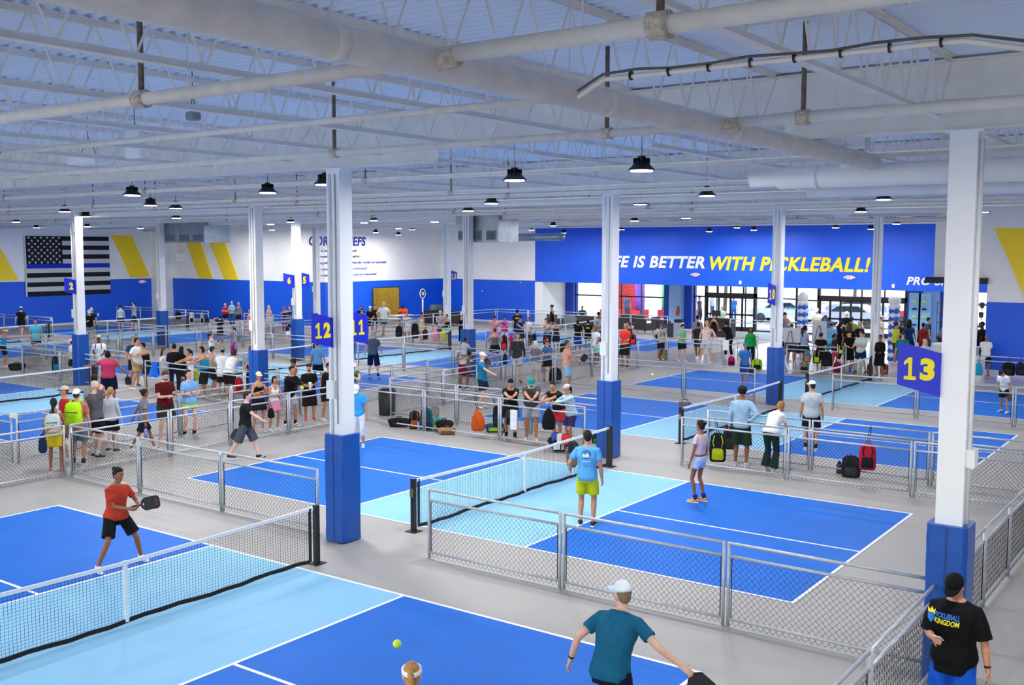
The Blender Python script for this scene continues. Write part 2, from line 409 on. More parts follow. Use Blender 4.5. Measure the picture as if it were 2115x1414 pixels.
# joists: along y, x = 8.85 - 2k, bays between the girders
GY = [-34, -24.0, -13.8, -4.44, 4.33, 14.67, 25.0, 39.0]; ST = mat('efeae2', .5, var=.05, scale=3, name='painted_steel')
_j = {}
def joist_meshes(L):
    if L in _j: return _j[L]
    zb, zt = 6.32, H-.03
    c = MB().use(ST)
    for z, s in ((zt, 1), (zb, -1)):
        y0, y1 = (0, L) if s > 0 else (.55, L-.55)
        for x in (-.012, .012):
            c.box(x-.003, x+.003, y0, y1, z-.025, z+.03); 
        c.box(-.05, .05, y0, y1, z+(.024 if s > 0 else -.03), z+(.03 if s > 0 else -.024))
    me1 = c.mesh('chord'); w = MB().use(ST); n = int((L-1.1)/.62); d = (L-1.1)/n
    for i in range(n):
        y = .55+i*d; w.tube([(0, y, zb), (0, y+d/2, zt)], .012, 4, False); w.tube([(0, y+d/2, zt), (0, y+d, zb)], .012, 4, False)
    w.tube([(0, 0.05, zt), (0, .55, zb)], .014, 4, False); w.tube([(0, L-.05, zt), (0, L-.55, zb)], .014, 4, False)
    _j[L] = (me1, w.mesh('web')); return _j[L]
ORD = 'first second third fourth fifth sixth seventh eighth ninth tenth eleventh twelfth thirteenth fourteenth fifteenth sixteenth seventeenth eighteenth nineteenth twentieth twenty-first twenty-second twenty-third twenty-fourth twenty-fifth twenty-sixth'.split()
BAYS = ['behind the viewer', 'behind the viewer', 'overhead in the nearest bay', 'in the second bay over the court signed 12', 'in the third bay', 'in the fourth bay', 'in the last bay']
for bi, (ya, yb) in enumerate(zip(GY, GY[1:])):
    if bi < 1: continue
    L = round(yb-ya, 2); m1, m2 = joist_meshes(L); jn = -1
    for k in range(30):
        x = 8.85-2.0*(k-4)
        if x < -50 or (bi > 4 and x > 6): continue
        # skip joists that never reach the frame
        pts = [Vector((x, y, 6.4))-CAM for y in (ya, (ya+yb)/2, yb)]
        if not any(p.dot(_f) > .5 and abs(p.dot(_r2)/p.dot(_f)) < .6 for p in pts): continue
        jn += 1
        t = thing('roof_joist', '%s open-web joist from the right %s' % (ORD[jn], BAYS[bi]), 'joist', (x, ya, 0), 0, 'steel roof joists '+BAYS[bi])
        link('chord', m1, t); link('web', m2, t)
def ibeam(x0, x1, y, z0, z1):
    b = MB().use(ST); b.box(x0, x1, y-.1, y+.1, z0, z0+.02); b.box(x0, x1, y-.1, y+.1, z1-.02, z1); b.box(x0, x1, y-.008, y+.008, z0, z1)
    x = x0+.02
    return b
for gi, y in enumerate(GY[2:-1]):
    segs = [(-50, -35.0, 6.2), (-35, -28.5, 6.42), (-28.5, -18.5, 6.2), (-18.5, -15.4, 6.42), (-15.4, -10.6, 6.2), (-10.6, -10.5, 6.42), (-10.5, 1.5, 6.2), (1.5, 6.95, 6.42), (6.95, 23.7, 6.2)]
    t = thing('roof_girder', ['deep white steel girder crossing overhead in front', 'white girder on the pillars signed 12 and 13', 'white girder over the court signed 12 far end', 'white girder over the fourth pillar row', 'farthest white girder before the blue wall'][gi], 'girder', (0, y, 0))
    for x0, x1, z in segs:
        if gi >= 4 and x1 > 3: x1 = 3
        if x1 > x0: ibeam(x0, x1, 0, z, 6.97).obj('beam', t)
# ---------------- columns
PAD = mat('0b4fa8', .35, var=.05, scale=4, name='blue_vinyl_padding', bump=.15); COLW = mat('f4f5f6', .45, var=.02, scale=2, name='white_column_paint')
XS = [9.03, -.62, -12.97, -22.48, -32.1]; YS = [-4.44, 4.33, 14.67, 25.0]
def column(x, y, label, pad=True, s=.145, up=0):
    t = thing('column', label, 'column', (x, y, 0))
    b = MB().use(COLW); w = s
    b.box(-w, w, -w, w, 0, 6.2)
    b.box(-.2, .2, -.16, .16, 6.17, 6.2)
    b.obj('shaft', t)
    if x > 5:
        MB().tube([(w+.025, -.05, .3 if not pad else 1.84), (w+.025, -.05, 6.1)], .024, 8).obj('conduit', t, WHITE, True); MB().tube([(w+.02, .05, 2.6), (w+.02, .05, 6.1)], .012, 8).obj('conduit', t, WHITE, True)
        MB().box(w, w+.09, -.09, .09, 2.48, 2.68).obj('junction_box', t, WHITE)
    else:
        MB().tube([(-.06, -w-.022, 1.84 if pad else .3), (-.06, -w-.022, 6.1)], .022, 8).obj('conduit', t, WHITE, True)
        MB().box(-.13, .02, -w-.08, -w, 2.42, 2.72).obj('junction_box', t, WHITE)
        MB().tube([(.06, -w-.015, 2.0), (.06, -w-.015, 6.1)], .010, 8).obj('conduit', t, mat('b8b0a4', .6), True)
    if pad:
        b = MB(); r = .05; pts = []
        W2 = w+.075
        for cx, cy, a0 in ((W2-r, W2-r, 0), (-W2+r, W2-r, 90), (-W2+r, -W2+r, 180), (W2-r, -W2+r, 270)):
            for q in range(5):
                a = R(a0+q*22.5); pts.append((cx+r*math.cos(a), cy+r*math.sin(a)))
        n = len(pts); zs = [.02+1.8*i/12 for i in range(13)]; vs = []
        for i, z in enumerate(zs):
            for j, (px, py) in enumerate(pts):
                k = 1+.012*math.sin(j*1.7+z*5)+.008*math.sin(z*17+j); vs.append((px*k, py*k, z))
        fs = [(i*n+j, i*n+(j+1) % n, (i+1)*n+(j+1) % n, (i+1)*n+j) for i in range(12) for j in range(n)]
        fs += [tuple(range(n))[::-1], tuple(12*n+j for j in range(n))]
        p = b.add(vs, fs).obj('padding', t, PAD, False)
        MB().box(-.012, .012, -W2-.006, -W2+.004, .04, 1.8).obj('seam', p, mat('083a86', .4))
    return t
names = {(0, 0): 'white square pillar with blue padding and the sign 13', (1, 0): 'white pillar with blue padding carrying signs 12 and 11', (1, 1): 'white padded pillar behind the player in yellow shorts',
    (1, 2): 'white padded pillar carrying the small sign 10', (1, 3): 'white pillar between the bag fence and the balloon column', (2, 1): 'white padded pillar in the crowd left of sign 12',
    (2, 2): 'white padded pillar below the middle duct box', (3, 1): 'white padded pillar carrying sign 2 in front of the flag', (3, 2): 'white padded pillar with signs 6 and 5', (3, 3): 'slim white pillar carrying sign 15',
    (4, 2): 'white padded pillar below the left duct box', (4, 3): 'slim white pillar partly hidden behind sign 12', (0, 1): 'white padded pillar right of the frame'}
for (i, j), l in names.items():
    if (i, j) == (0, 1): continue
    x, y = XS[i], YS[j]
    column(x, y, l, pad=(j < 3))
# ---------------- court number signs
SGN = mat('0a22c4', .45, var=.02, name='sign_blue'); YEL = mat('f4e21c', .5, var=.02, name='sign_yellow')
def sign(num, loc, d, label, w=.5, h=.5, slant=.11, tw=.8):
    t = thing('court_number_sign', label, 'sign'); place(t, loc, d)
    MB().prism([(-w/2, -h/2+slant/2, -.008), (w/2, -h/2-slant/2, -.008), (w/2, h/2-slant/2, -.008), (-w/2, h/2+slant/2, -.008)], (0, 0, .016)).obj('plate', t, SGN, fix=True)
    n = len(num); cw = w*tw*(.42 if n == 1 else .46); chh = h*.52
    for k, ch in enumerate(num):
        if ch == '1':
            pts = [(-.40, -.5), (.40, -.5), (.40, -.34), (.12, -.34), (.12, .5), (-.10, .5), (-.42, .30), (-.42, .14), (-.12, .26), (-.12, -.34), (-.40, -.34)]
            me = MB().use(YEL).prism([(x*cw*.95, y*chh, -.003) for x, y in pts], (0, 0, .006)).mesh('digit', fix=True)
        else: me = fit(text(ch, 1, YEL, .003, off=.055), cw*.92, chh)
        o = link('digit', me, t); o.location = ((k-(n-1)/2)*cw*1.08, 0, .011)
    return t
sign('13', (8.66, -4.62, 3.56), (1, 0, 0), 'blue parallelogram sign with yellow number 13 on the right pillar', .47, .49)
sign('12', (-.62, -4.86, 3.57), (0, 1, 0), 'blue sign with yellow number 12 left of the near pillar', .47, .49)
sign('11', (-.62, -4.06, 3.57), (0, 1, 0), 'blue sign with yellow number 11 right of the near pillar', .52, .49, .11, .75)
sign('10', (-.62, 14.2, 3.5), (0, 1, 0), 'small blue sign with yellow number 10 on the middle right pillar', .6, .62)
sign('2', (-22.4, 4.0, 3.55), (0, 1, 0), 'small blue sign with yellow number 2 in front of the flag', .5, .5)
sign('6', (-22.48, 14.22, 3.5), (0, 1, 0), 'small blue sign with yellow number 6 left of a white pillar', .62, .55)
sign('5', (-22.48, 15.11, 3.5), (0, 1, 0), 'small blue sign with yellow number 5 right of a white pillar', .6, .6)
sign('15', (-22.4, 25.44, 3.45), (0, 1, 0), 'small blue sign with yellow number 15 on a far slim pillar', .55, .55)
# ============================================================ high bay lamps
LENS = mat('ffffff', .4, var=0, emit=30., name='lamp_lens'); LB = mat('1a1b1e', .45, .3, name='lamp_housing')
LP = [(1325, 352), (1063, 372), (273, 403), (671, 381), (553, 398), (1015, 420), (967, 435), (1322, 422), (1460, 404), (1825, 412), (1778, 437), (2030, 438), (134, 437), (177, 447), (33, 458), (363, 430), (311, 424), (364, 450), (423, 467), (559, 463), (600, 458), (752, 460), (772, 455), (823, 472), (898, 458), (1417, 450), (1522, 470), (1726, 470), (1852, 462), (1098, 475), (1143, 466), (1284, 474), (1311, 456), (180, 468), (290, 471), (75, 470), (561, 475), (852, 474), (1465, 478), (1557, 475), (1799, 473), (450, 478), (776, 480), (823, 485), (1164, 481)]
def lamp_proto():
    t = thing('high_bay_lamp', '', 'ceiling lamp'); z = 0
    b = MB().tube([(0, 0, .13), (0, 0, .115), (0, 0, .06), (0, 0, .02), (0, 0, 0)], [.07, .1, .14, .185, .185], 20); h = b.obj('housing', t, LB)
    b = MB().use(LB)
    for k in range(12):
        a = 2*math.pi*k/12; b.box(.05, .12, -.004, .004, .1, .17, Matrix.Rotation(a, 4, 'Z'))
    b.tube([(0, 0, .1), (0, 0, .2)], .055, 12)
    b.obj('heat_sink', t)
    MB().tube([(0, 0, 0), (0, 0, -.012)], .16, 20).obj('lens', t, LENS)
    MB().tube([(0, 0, .2), (0, 0, .24), (.012, 0, .26), (0, 0, .3), (0, 0, .33)], .006, 6).obj('hook', t, LB)
    MB().tube([(0, 0, .3), (0, 0, 1.03)], .004, 5).obj('cable', t, LB)
    l = bpy.data.lights.new('lamp_light', 'AREA'); l.shape = 'DISK'; l.size = .34; l.energy = LAMP_W; l.color = LAMP_C
    lo = link('lamp_light', l, t); lo.location.z = -.03
    return t
lp = lamp_proto()
pos = []
for px, py in LP:
    z = 6.0; q = at(px, py, 2, z)
    while (q.y > 36.6 or q.x < -47.6 or (q.x < -33 and q.y > 26.0)) and z > 5.3: z -= .03; q = at(px, py, 2, z)
    pos.append((px, q))
first = True
def rowof(q):
    d = (q-CAM).length
    return 0 if d < 24 else 1 if d < 36 else 2 if d < 48 else 3
rn = ['the nearest row', 'the second row', 'the third row', 'the farthest rows']; ordn = ['first', 'second', 'third', 'fourth', 'fifth', 'sixth', 'seventh', 'eighth', 'ninth', 'tenth', 'eleventh', 'twelfth', 'thirteenth', 'fourteenth', 'fifteenth', 'sixteenth', 'seventeenth', 'eighteenth', 'nineteenth', 'twentieth', 'twenty-first', 'twenty-second']
for r in range(4):
    L = sorted([p for p in pos if rowof(p[1]) == r], key=lambda p: p[0])
    for k, (px, q) in enumerate(L):
        o = lp if first else dup(lp); first = False
        o.location = q
        if q.z < 5.98: [setattr(c_, 'scale', (1, 1, (H-q.z+.03)/1.03)) for c_ in o.children if c_.name.startswith('cable')]
        tag(o, 'round black high bay lamp, %s from the left in %s' % (ordn[k], rn[r]), 'ceiling lamp', 'lit high bay lamps under the roof')
for x, y in [(-8, -11), (-2, -12.5), (4, -14), (10.5, -8), (14, -3), (16, 5), (13, 12), (16, 20), (18, -12), (8, -20), (0, -22), (-10, -20), (-18, -8), (-26, -6), (-20, -18), (-30, -16), (-38, -4), (-42, -14), (-38, 4), (-44, 5), (-28, -28), (-12, -29), (4, -29), (16, -26), (10, 24.5), (16, 24)]:  # unseen lamps put in to brighten the near half of the hall
    o = dup(lp); o.location = (x, y, 6.0); tag(o, 'added round black high bay lamp over the unseen side of the hall', 'ceiling lamp', 'added lamps outside the picture')
# ============================================================ wall decoration
YW = mat('ffdd1c', .5, var=.02, name='yellow_wall_panel'); TW = mat('f7f8fa', .5, var=.02); TY = mat('f6df1c', .5, var=.02); TB = mat('12269c', .5, var=.02); TG = mat('3c4054', .6, var=.02); TP = mat('4a53b0', .6, var=.02)
def strip(pts, d, label):
    tag(MB().prism(pts, d).obj('wall_panel', None, YW, fix=True), label, 'wall panel', 'slanted yellow wall panels')
strip([(-49.999, 23.8, 5.72), (-49.999, 25.35, 5.72), (-49.999, 27.0, 2.92), (-49.999, 25.5, 2.92)][:4], (.06, 0, 0), 'slanted yellow panel on the white wall just right of the flag') if False else None
strip([(-49.999, 23.75, 5.72), (-49.999, 25.25, 5.72), (-49.999, 26.55, 2.92), (-49.999, 25.1, 2.92)], (.06, 0, 0), 'slanted yellow panel just right of the striped flag')
strip([(-49.999, 14.3, 5.72), (-49.999, 15.8, 5.72), (-49.999, 17.3, 2.92), (-49.999, 15.7, 2.92)], (.06, 0, 0), 'slanted yellow panel cut by the left edge of the picture')
strip([(-47.9, 27.999, 5.6), (-46.4, 27.999, 5.6), (-45.05, 27.999, 2.86), (-46.5, 27.999, 2.86)], (0, -.06, 0), 'left slanted yellow panel partly behind the left duct box')
strip([(-45.55, 27.999, 5.7), (-43.95, 27.999, 5.7), (-42.45, 27.999, 2.84), (-43.85, 27.999, 2.84)], (0, -.06, 0), 'right slanted yellow panel beyond the left duct box')
strip([(3.06, 27.799, 5.72), (6.2, 27.799, 5.72), (7.4, 27.799, 2.9), (4.75, 27.799, 2.2)][:0] or [(3.05, 27.799, 5.72), (4.9, 27.799, 5.72), (6.5, 27.799, 2.2), (4.65, 27.799, 2.2)], (0, -.06, 0), 'slanted yellow panel at the right edge of the picture')
def lett(body, w, h, loc, d, m, label, shear=.22, name='wall_lettering', sp=1.08, off=.034):
    o = link(name, fit(text(body, 1, m, .01, shear, off, sp=sp), w, h)); place(o, loc, d); return tag(o, label, 'lettering')
lett('LIFE IS BETTER', 6.95, .72, (-18.1, 38.985, 4.12), (1, 0, 0), TW, 'white slogan words LIFE IS BETTER on the blue wall')
lett('WITH PICKLEBALL!', 9.2, .8, (-9.72, 38.985, 4.08), (1, 0, 0), TY, 'yellow slogan words WITH PICKLEBALL! on the blue wall')
lett('PRO SHOP', 3.0, .43, (-1.75, 38.985, 3.28), (1, 0, 0), TW, 'white words PRO SHOP low on the blue wall by the header beam')
lett('CORE BELIEFS', 4.85, .58, (-34.485, 29.12, 5.33), (0, 1, 0), TB, 'dark blue heading CORE BELIEFS on the white back wall', .15)
lines = [('Life is better with pickleball!', 4.73, 3.6, TG), ('Competition is fun and healthy!', 4.38, 3.9, TG), ('Playing pickleball improves you physically, socially and spiritually!', 4.0, 6.3, TP), ('Our greatest asset is our community!', 3.62, 4.5, TP), ('We respect our game and you are our teammate!', 3.25, 5.35, TP)]
for k, (s_, z, w, m) in enumerate(lines):
    o_ = lett(s_, w, .2, (-34.485, 27.15+w/2, z), (0, 1, 0), m, ['first', 'second', 'third', 'fourth', 'fifth'][k]+' small line of lettering under the CORE BELIEFS heading', 0, 'wall_lettering', 1, .006)
    c = (TB, TY)[k % 2]; y0 = 26.72
    c_ = MB().prism([(-34.505, y0, z+.13), (-34.505, y0+.07, z+.13), (-34.505, y0+.17, z), (-34.505, y0+.07, z-.13), (-34.505, y0, z-.13), (-34.505, y0+.1, z)], (.02, 0, 0)).obj('chevron', o_, c, fix=True)
    c_.matrix_parent_inverse = o_.matrix_local.inverted(); c_['label'] = '%s chevron bullet' % ('blue' if k % 2 == 0 else 'yellow')
# flag
FB = mat('0e1116', .85, name='black_flag_cloth'); FW = mat('cfd2d4', .85, name='white_flag_cloth'); FL = mat('0b2fb8', .85, name='blue_flag_cloth')
fl = tag(link('wall_flag', None), 'large black and white striped flag with stars and one blue line', 'flag')
y0, y1, z0, z1 = 17.81, 23.52, 1.9, 5.62
b = MB(); hh = (z1-z0)/13; ny = 24
for k in range(13):
    b.use(FL if k == 6 else (FB if k % 2 == 0 else FW)); a = z1-k*hh
    for i in range(ny):
        ya, yb = y0+(y1-y0)*i/ny, y0+(y1-y0)*(i+1)/ny; w = lambda y, z: -49.93+.015*math.sin(y*2.6+z)
        b.quad((w(ya, a-hh), ya, a-hh), (w(yb, a-hh), yb, a-hh), (w(yb, a), yb, a), (w(ya, a), ya, a))
b.obj('stripes', fl, smooth=True)
cw = (y1-y0)*.42
MB().use(FB).box(-49.925, -49.905, y0, y0+cw, z1-7*hh+hh*.98, z1+.002).obj('canton', fl)
b = MB()
for r in range(9):
    n = 6 if r % 2 == 0 else 5
    for c in range(n):
        cy = y0+cw*((c+.5+(0 if n == 6 else .5))/6); cz = z1-6*hh*(r+.55)/9; pts = []
        for q in range(10):
            a = math.pi/2+q*math.pi/5; rr = .105 if q % 2 == 0 else .042
            pts.append((-49.9, cy+rr*math.cos(a), cz+rr*math.sin(a)))
        b.prism(pts, (.004, 0, 0))
b.obj('stars', fl, FW, fix=True)
MB().box(-49.96, -49.9, y0-.09, y0, z0, z1).obj('header_band', fl, FW)
# exit signs, outlets, boxes
ER = mat('e8322c', .4, emit=1.5)
def exit_sign(loc, d, label):
    t = thing('exit_sign', label, 'exit sign'); place(t, loc, d)
    MB().box(-.16, .16, -.1, .1, 0, .05).obj('case', t, WHITE)
    for s in (-1, 1): MB().ell((s*.24, .0, .05), (.07, .06, .05)).obj('lamp_head', t, WHITE, True)
    o = link('letters', fit(text('EXIT', 1, ER, .002, off=.02), .25, .12), t); o.location.z = .053
exit_sign((-15.2, 38.99, 3.4), (1, 0, 0), 'lit red EXIT sign under the word BETTER on the blue wall')
exit_sign((-6.2, 38.99, 3.4), (1, 0, 0), 'lit red EXIT sign under the end of the word PICKLEBALL')
exit_sign((-49.99, 25.95, 2.62), (0, 1, 0), 'lit red EXIT sign on the blue wall right of the flag')
for loc, d, l in [((-49.99, 19.3, .42), (0, 1, 0), 'white outlet plate on the blue wall under the flag'), ((-49.99, 22.6, .55), (0, 1, 0), 'white outlet plate on the blue wall right of the flag pillar')]:
    t = tag(MB().box(-.06, .06, -.1, .1, 0, .012).obj('outlet_plate', None, WHITE), l, 'outlet'); place(t, loc, d)
for x, z, l in [(-12.4, 3.0, 'small white wall box left of the small sign 10'), (-3.9, 3.0, 'small white wall box left of the PRO SHOP words'), (-17.5, 2.3, 'small white wall box on the blue pier')]:
    tag(MB().box(x-.07, x+.07, (38.93 if z > 2.5 else 41.5), (39 if z > 2.5 else 41.6), z-.1, z+.1).obj('wall_box', None, WHITE), l, 'wall box')
t = thing('security_camera', 'white dome camera on the blue wall right of small sign 10', 'camera', (-10.0, 38.93, 3.42)); MB().ell((0, 0, 0), .09).obj('dome', t, WHITE, True); MB().box(-.06, .06, .0, .07, -.06, .06).obj('mount', t, WHITE)
# fire extinguisher
t = thing('fire_extinguisher', 'red fire extinguisher on the blue pier by the lounge', 'fire extinguisher', (-17.3, 40.9, .85))
MB().tube([(0, 0, 0), (0, 0, .04), (0, 0, .4), (0, 0, .47), (0, 0, .5)], [.08, .1, .1, .05, .03], 12).obj('cylinder', t, mat('d81f26', .3), True)
MB().box(-.03, .1, -.015, .015, .5, .55).obj('handle', t, BLK); MB().tube([(.03, 0, .5), (.12, -.02, .4), (.12, -.02, .12)], .015, 6).obj('hose', t, BLK, True)
# ============================================================ pipes and ducts under the roof
PIPE = mat('ebe4da', .5, var=.06, scale=5, name='cream_painted_pipe'); RUST = mat('6f6458', .8, var=.3, scale=14, name='rusty_iron'); CPL = mat('cbbda8', .6, var=.25, scale=30, name='stained_coupling'); DUCT = mat('e9e8e6', .5, var=.04, scale=2, name='white_insulated_duct')
def pipe_run(y, z, r, x0, x1, label, drops=(), m=None, cat='pipe'):
    t = thing('sprinkler_pipe', label, cat, (0, y, z))
    MB().tube([(x0, 0, 0), (x1, 0, 0)], r, 12).obj('pipe', t, m or PIPE, True)
    for k, x in enumerate(drops):
        MB().tube([(x-.06, 0, 0), (x+.06, 0, 0)], r*1.45, 12).obj('coupling', t, CPL, True)
        MB().tube([(x, 0, r), (x, 0, H-z-.01)], .024 if r > .04 else .014, 8).obj('riser', t, RUST, True)
    x = x0+1.1
    while x < x1:
        MB().tube([(x, 0, -r-.01), (x+.0, r*1.1, 0), (x, 0, r+.02), (x, 0, H-z-.01)], .006, 5).obj('hanger', t, PIPE); x += 3.9
    return t
pipe_run(-11.55, 6.1, .052, -4, 7.3, 'thick cream sprinkler pipe at top left with an iron drop', [4.3])
pipe_run(-11.55, 6.12, .055, 7.4, 20, 'thick cream sprinkler pipe at top right joining the big main', [9.0, 13.5])
pipe_run(-9.35, 6.15, .032, -1.9, 7.3, 'thin white pipe ending in a bend near the white antenna box', [])
pipe_run(-7.22, 6.1, .042, -12, 7.3, 'cream sprinkler pipe running left from the middle of the big main', [2.1, 6.1])
pipe_run(-7.2, 6.12, .05, 7.4, 20, 'stained cream pipe running right from the big main', [8.2])
pipe_run(-6.0, 6.3, .04, 7.4, 20, 'thin white pipe crossing in front of the right pillar top')
for y, z, l in [(-1.75, 6.22, 'white pipe just beyond the nearest girder'), (.9, 6.1, 'white pipe above the far half of the court signed 12'), (3.0, 6.12, 'white pipe just before the second pillar row'), (6.6, 6.1, 'white pipe just after the second pillar row'), (9.8, 6.08, 'white pipe above the third row of courts'), (12.6, 6.1, 'white pipe before the third pillar row'), (17.6, 6.1, 'white pipe after the third pillar row'), (21.5, 6.1, 'white pipe before the fourth pillar row'), (28.5, 6.1, 'white pipe after the fourth pillar row'), (33.0, 6.1, 'white pipe before the blue slogan wall')]:
    x0 = -49 if y < 27 else -34
    pipe_run(y, z, .04, x0, 2.5 if y > 20 else 20, l, [-2.6, -9.7, -16.0, -24.5, -33] if y < 27 else [-9.7, -20])
for y, l in [(4.9, 'second row'), (15.2, 'third row'), (25.5, 'fourth row')]:
    t = thing('roof_pipe', 'large white main pipe beside the girder of the '+l+' of pillars', 'pipe', (0, y, 6.06)); MB().tube([(-49, 0, 0), (2.5 if y > 20 else 20, 0, 0)], .09, 12).obj('pipe', t, DUCT, True)
t = thing('main_pipe', 'very thick cream main pipe running diagonally across the top of the picture', 'pipe', (7.35, 0, 6.08))
MB().tube([(0, -26, 0), (0, -2.2, 0)], .105, 20).obj('pipe', t, PIPE, True)
for y in (-12.4, -9.35, -6.9): MB().tube([(0, y-.05, 0), (0, y+.05, 0)], .112, 20).obj('joint', t, PIPE, True)
for y in (-11.55, -7.22): MB().tube([(.0, y, 0), (.22, y, .02)], .07, 12).obj('outlet_collar', t, CPL, True)
t = thing('air_duct', 'white wrapped round duct with an elbow behind the right pillar', 'duct', (0, -2.0, 5.93))
MB().tube([(5.5, 0, 0), (5.9, 0, 0), (5.95, 0, 0), (20, 0, 0)], [.12, .12, .16, .16], 20).obj('duct', t, DUCT, True)
MB().tube([(6.9, 0, .05), (7.0, 0, .2), (7.05, 0, .36)], [.14, .13, .12], 16).obj('elbow', t, DUCT, True)
MB().box(6.95, 7.2, -.12, .12, .35, 1.05).obj('square_riser', t, DUCT)
for x in (6.5, 8.4, 10.2): MB().tube([(x-.03, 0, 0), (x+.03, 0, 0)], .17, 20).obj('band', t, DUCT, True)
t = thing('roof_pipe', 'thick white pipe descending to the right below the wrapped duct', 'pipe', (0, 1.2, 5.9)); MB().tube([(5.2, 0, 0), (20, 0, -.1)], .1, 14).obj('pipe', t, DUCT, True)
t = thing('conduit', 'grey cable strapped along a thin white pipe near the top right', 'conduit', (0, -10.8, 6.0))
MB().tube([(8.0, 0, -.1), (8.2, 0, 0), (10.4, 0, 0), (10.8, 0, -.1)], .016, 8).obj('pipe', t, PIPE, True)
MB().tube([(8.0, -.01, -.06)]+[(8.2+.25*i, -.015, .03+.01*math.sin(i*1.9)) for i in range(10)]+[(10.8, -.01, -.06)], .009, 6).obj('cable', t, mat('5a5550', .6), True)
for i in range(8): MB().tube([(8.4+.27*i-.006, 0, .005), (8.4+.27*i+.006, 0, .005)], .03, 8).obj('strap', t, BLK)
# duct boxes
GV = mat('9aa4ae', .35, .8, var=.12, scale=2, name='galvanised_sheet'); GR = mat('8d98a6', .5, .4, name='grille'); GD = mat('3b424c', .6)
def duct_box(x0, x1, y0, y1, z0, z1, n, label):
    t = thing('duct_box', label, 'duct box', (x0, y0, z0)); L = x1-x0; hh = z1-z0
    MB().box(0, L, 0, y1-y0, 0, hh).obj('case', t, GV)
    for k in range(n):
        a = L*(k+.18)/n; bb = L*(k+.82)/n; g = MB().use(GR); h0, h1 = hh*.06, hh*.42
        g.box(a, bb, -.03, -.002, h0, h1); 
        fr = g.obj('vent', t); s = MB()
        for q in range(12):
            x = a+.04+(bb-a-.08)*q/11; s.box(x-.006, x+.006, -.036, -.03, h0+.03, h1-.03)
        s.obj('slats', fr, GD)
    for yy in (1,):
        MB().tube([(L*.2, .3, hh), (L*.2, .3, H-z0-.01)], .02, 6).obj('hanger', t, GV); MB().tube([(L*.8, .3, hh), (L*.8, .3, H-z0-.01)], .02, 6).obj('hanger', t, GV)
    g = MB().use(GR); g.box(-.03, 0, .2, y1-y0-.2, hh*.06, hh*.42) ; g.obj('side_vent', t)
    return t
duct_box(-13.75, -11.7, 14.9, 16.2, 5.15, 6.2, 3, 'galvanised duct box with three grilles above the middle of the hall')
duct_box(-32.1, -29.0, 14.9, 16.4, 5.16, 6.1, 3, 'galvanised duct box with three grilles above the left yellow panels')
t = thing('air_duct', 'round galvanised duct running right from the middle duct box to the blue wall', 'duct', (0, 0, 0)); MB().tube([(-11.69, 15.5, 5.55), (-11.0, 15.9, 5.6), (-10.3, 17.5, 5.6)], .0001, 3).obj('liner', t, GV) if False else None
q0, q1 = at(1018, 490, 1, 30), at(1135, 491, 1, 30); MB().tube([(-22.6, 30, q0.z), (-18.6, 30, q0.z)], .21, 16).obj('pipe', t, GV, True); MB().tube([(-20.6, 30, q0.z), (-20.6, 30, 7)], .02, 6).obj('hanger', t, GV)
# speaker / antenna boxes hung from the joists
def hung(px, py, y, w, h, d, label, cat, m=WHITE):
    p = at(px, py, 1, y); t = thing(cat.replace(' ', '_'), label, cat, p)
    MB().tube([(0, 0, -h/2), (0, 0, -h*.42), (0, 0, h*.3), (0, 0, h/2)], [(w*.46, d*.4), (w/2, d/2), (w*.48, d/2), (w*.42, d*.4)], 4).obj('body', t, m) if False else MB().box(-w/2, w/2, -d/2, d/2, -h/2, h/2).obj('body', t, m)
    for s in (-1, 1): MB().tube([(s*w*.3, 0, h/2), (0, 0, min(.6, H-p.z-.3)), (0, 0, H-p.z+.03)], .005, 5).obj('cable', t, BLK)
    o = t.children[0]; bv = o.modifiers.new('bevel', 'BEVEL'); bv.width = .03; bv.segments = 3
    return t
hung(279, 298, -7.6, .36, .4, .12, 'white rectangular speaker box hanging at upper left', 'hung speaker')
hung(183, 331, -6.9, .8, .14, .3, 'long white equipment box lying under the roof at upper left', 'equipment box')
hung(399, 240, -9.0, .14, .1, .14, 'small grey and white detector hanging below the top left pipe', 'smoke detector', mat('8a8f96', .5))
hung(1740, 440, 20, .5, .35, .3, 'white box hanging under the roof at right', 'hung speaker')
hung(258, 425, 8, .45, .35, .12, 'white speaker box hanging above the second row at left', 'hung speaker')
t = thing('wall_heater', 'white box unit on the white wall behind the left duct box', 'wall unit', (-48.3, 27.6, 4.3)); MB().box(-.3, .3, -.3, .38, -.3, .25).obj('case', t, WHITE); MB().tube([(0, .2, .25), (0, .2, 2.6)], .05, 8).obj('pipe', t, WHITE, True)
# cable bundles along the girders
for gy, l in [(-4.2, 'nearest'), (4.6, 'second'), (14.9, 'third')]:
    t = thing('cable_bundle', 'dark cables drooping along the %s girder' % l, 'cable', (0, gy, 6.72))
    for q in range(3):
        MB().tube([(-12+i*.8, .15+.03*q, .05*math.sin(i*1.3+q)+.03*q) for i in range(40)], .012, 5).obj('cable', t, BLK, True)
for x0, x1, y, z, l in [(8.2, 9.6, -10.6, 6.66, 'rust stained white steel plate beam at the top right edge'), (8.4, 9.7, -9.4, 6.6, 'second rust stained plate beam at the top right')]:
    tag(MB().box(x0, x1, y-.06, y+.06, z-.06, z+.09).obj('bracing_beam', None, mat('dcdad6', .6, c2=None, var=.12, scale=18)), l, 'beam')
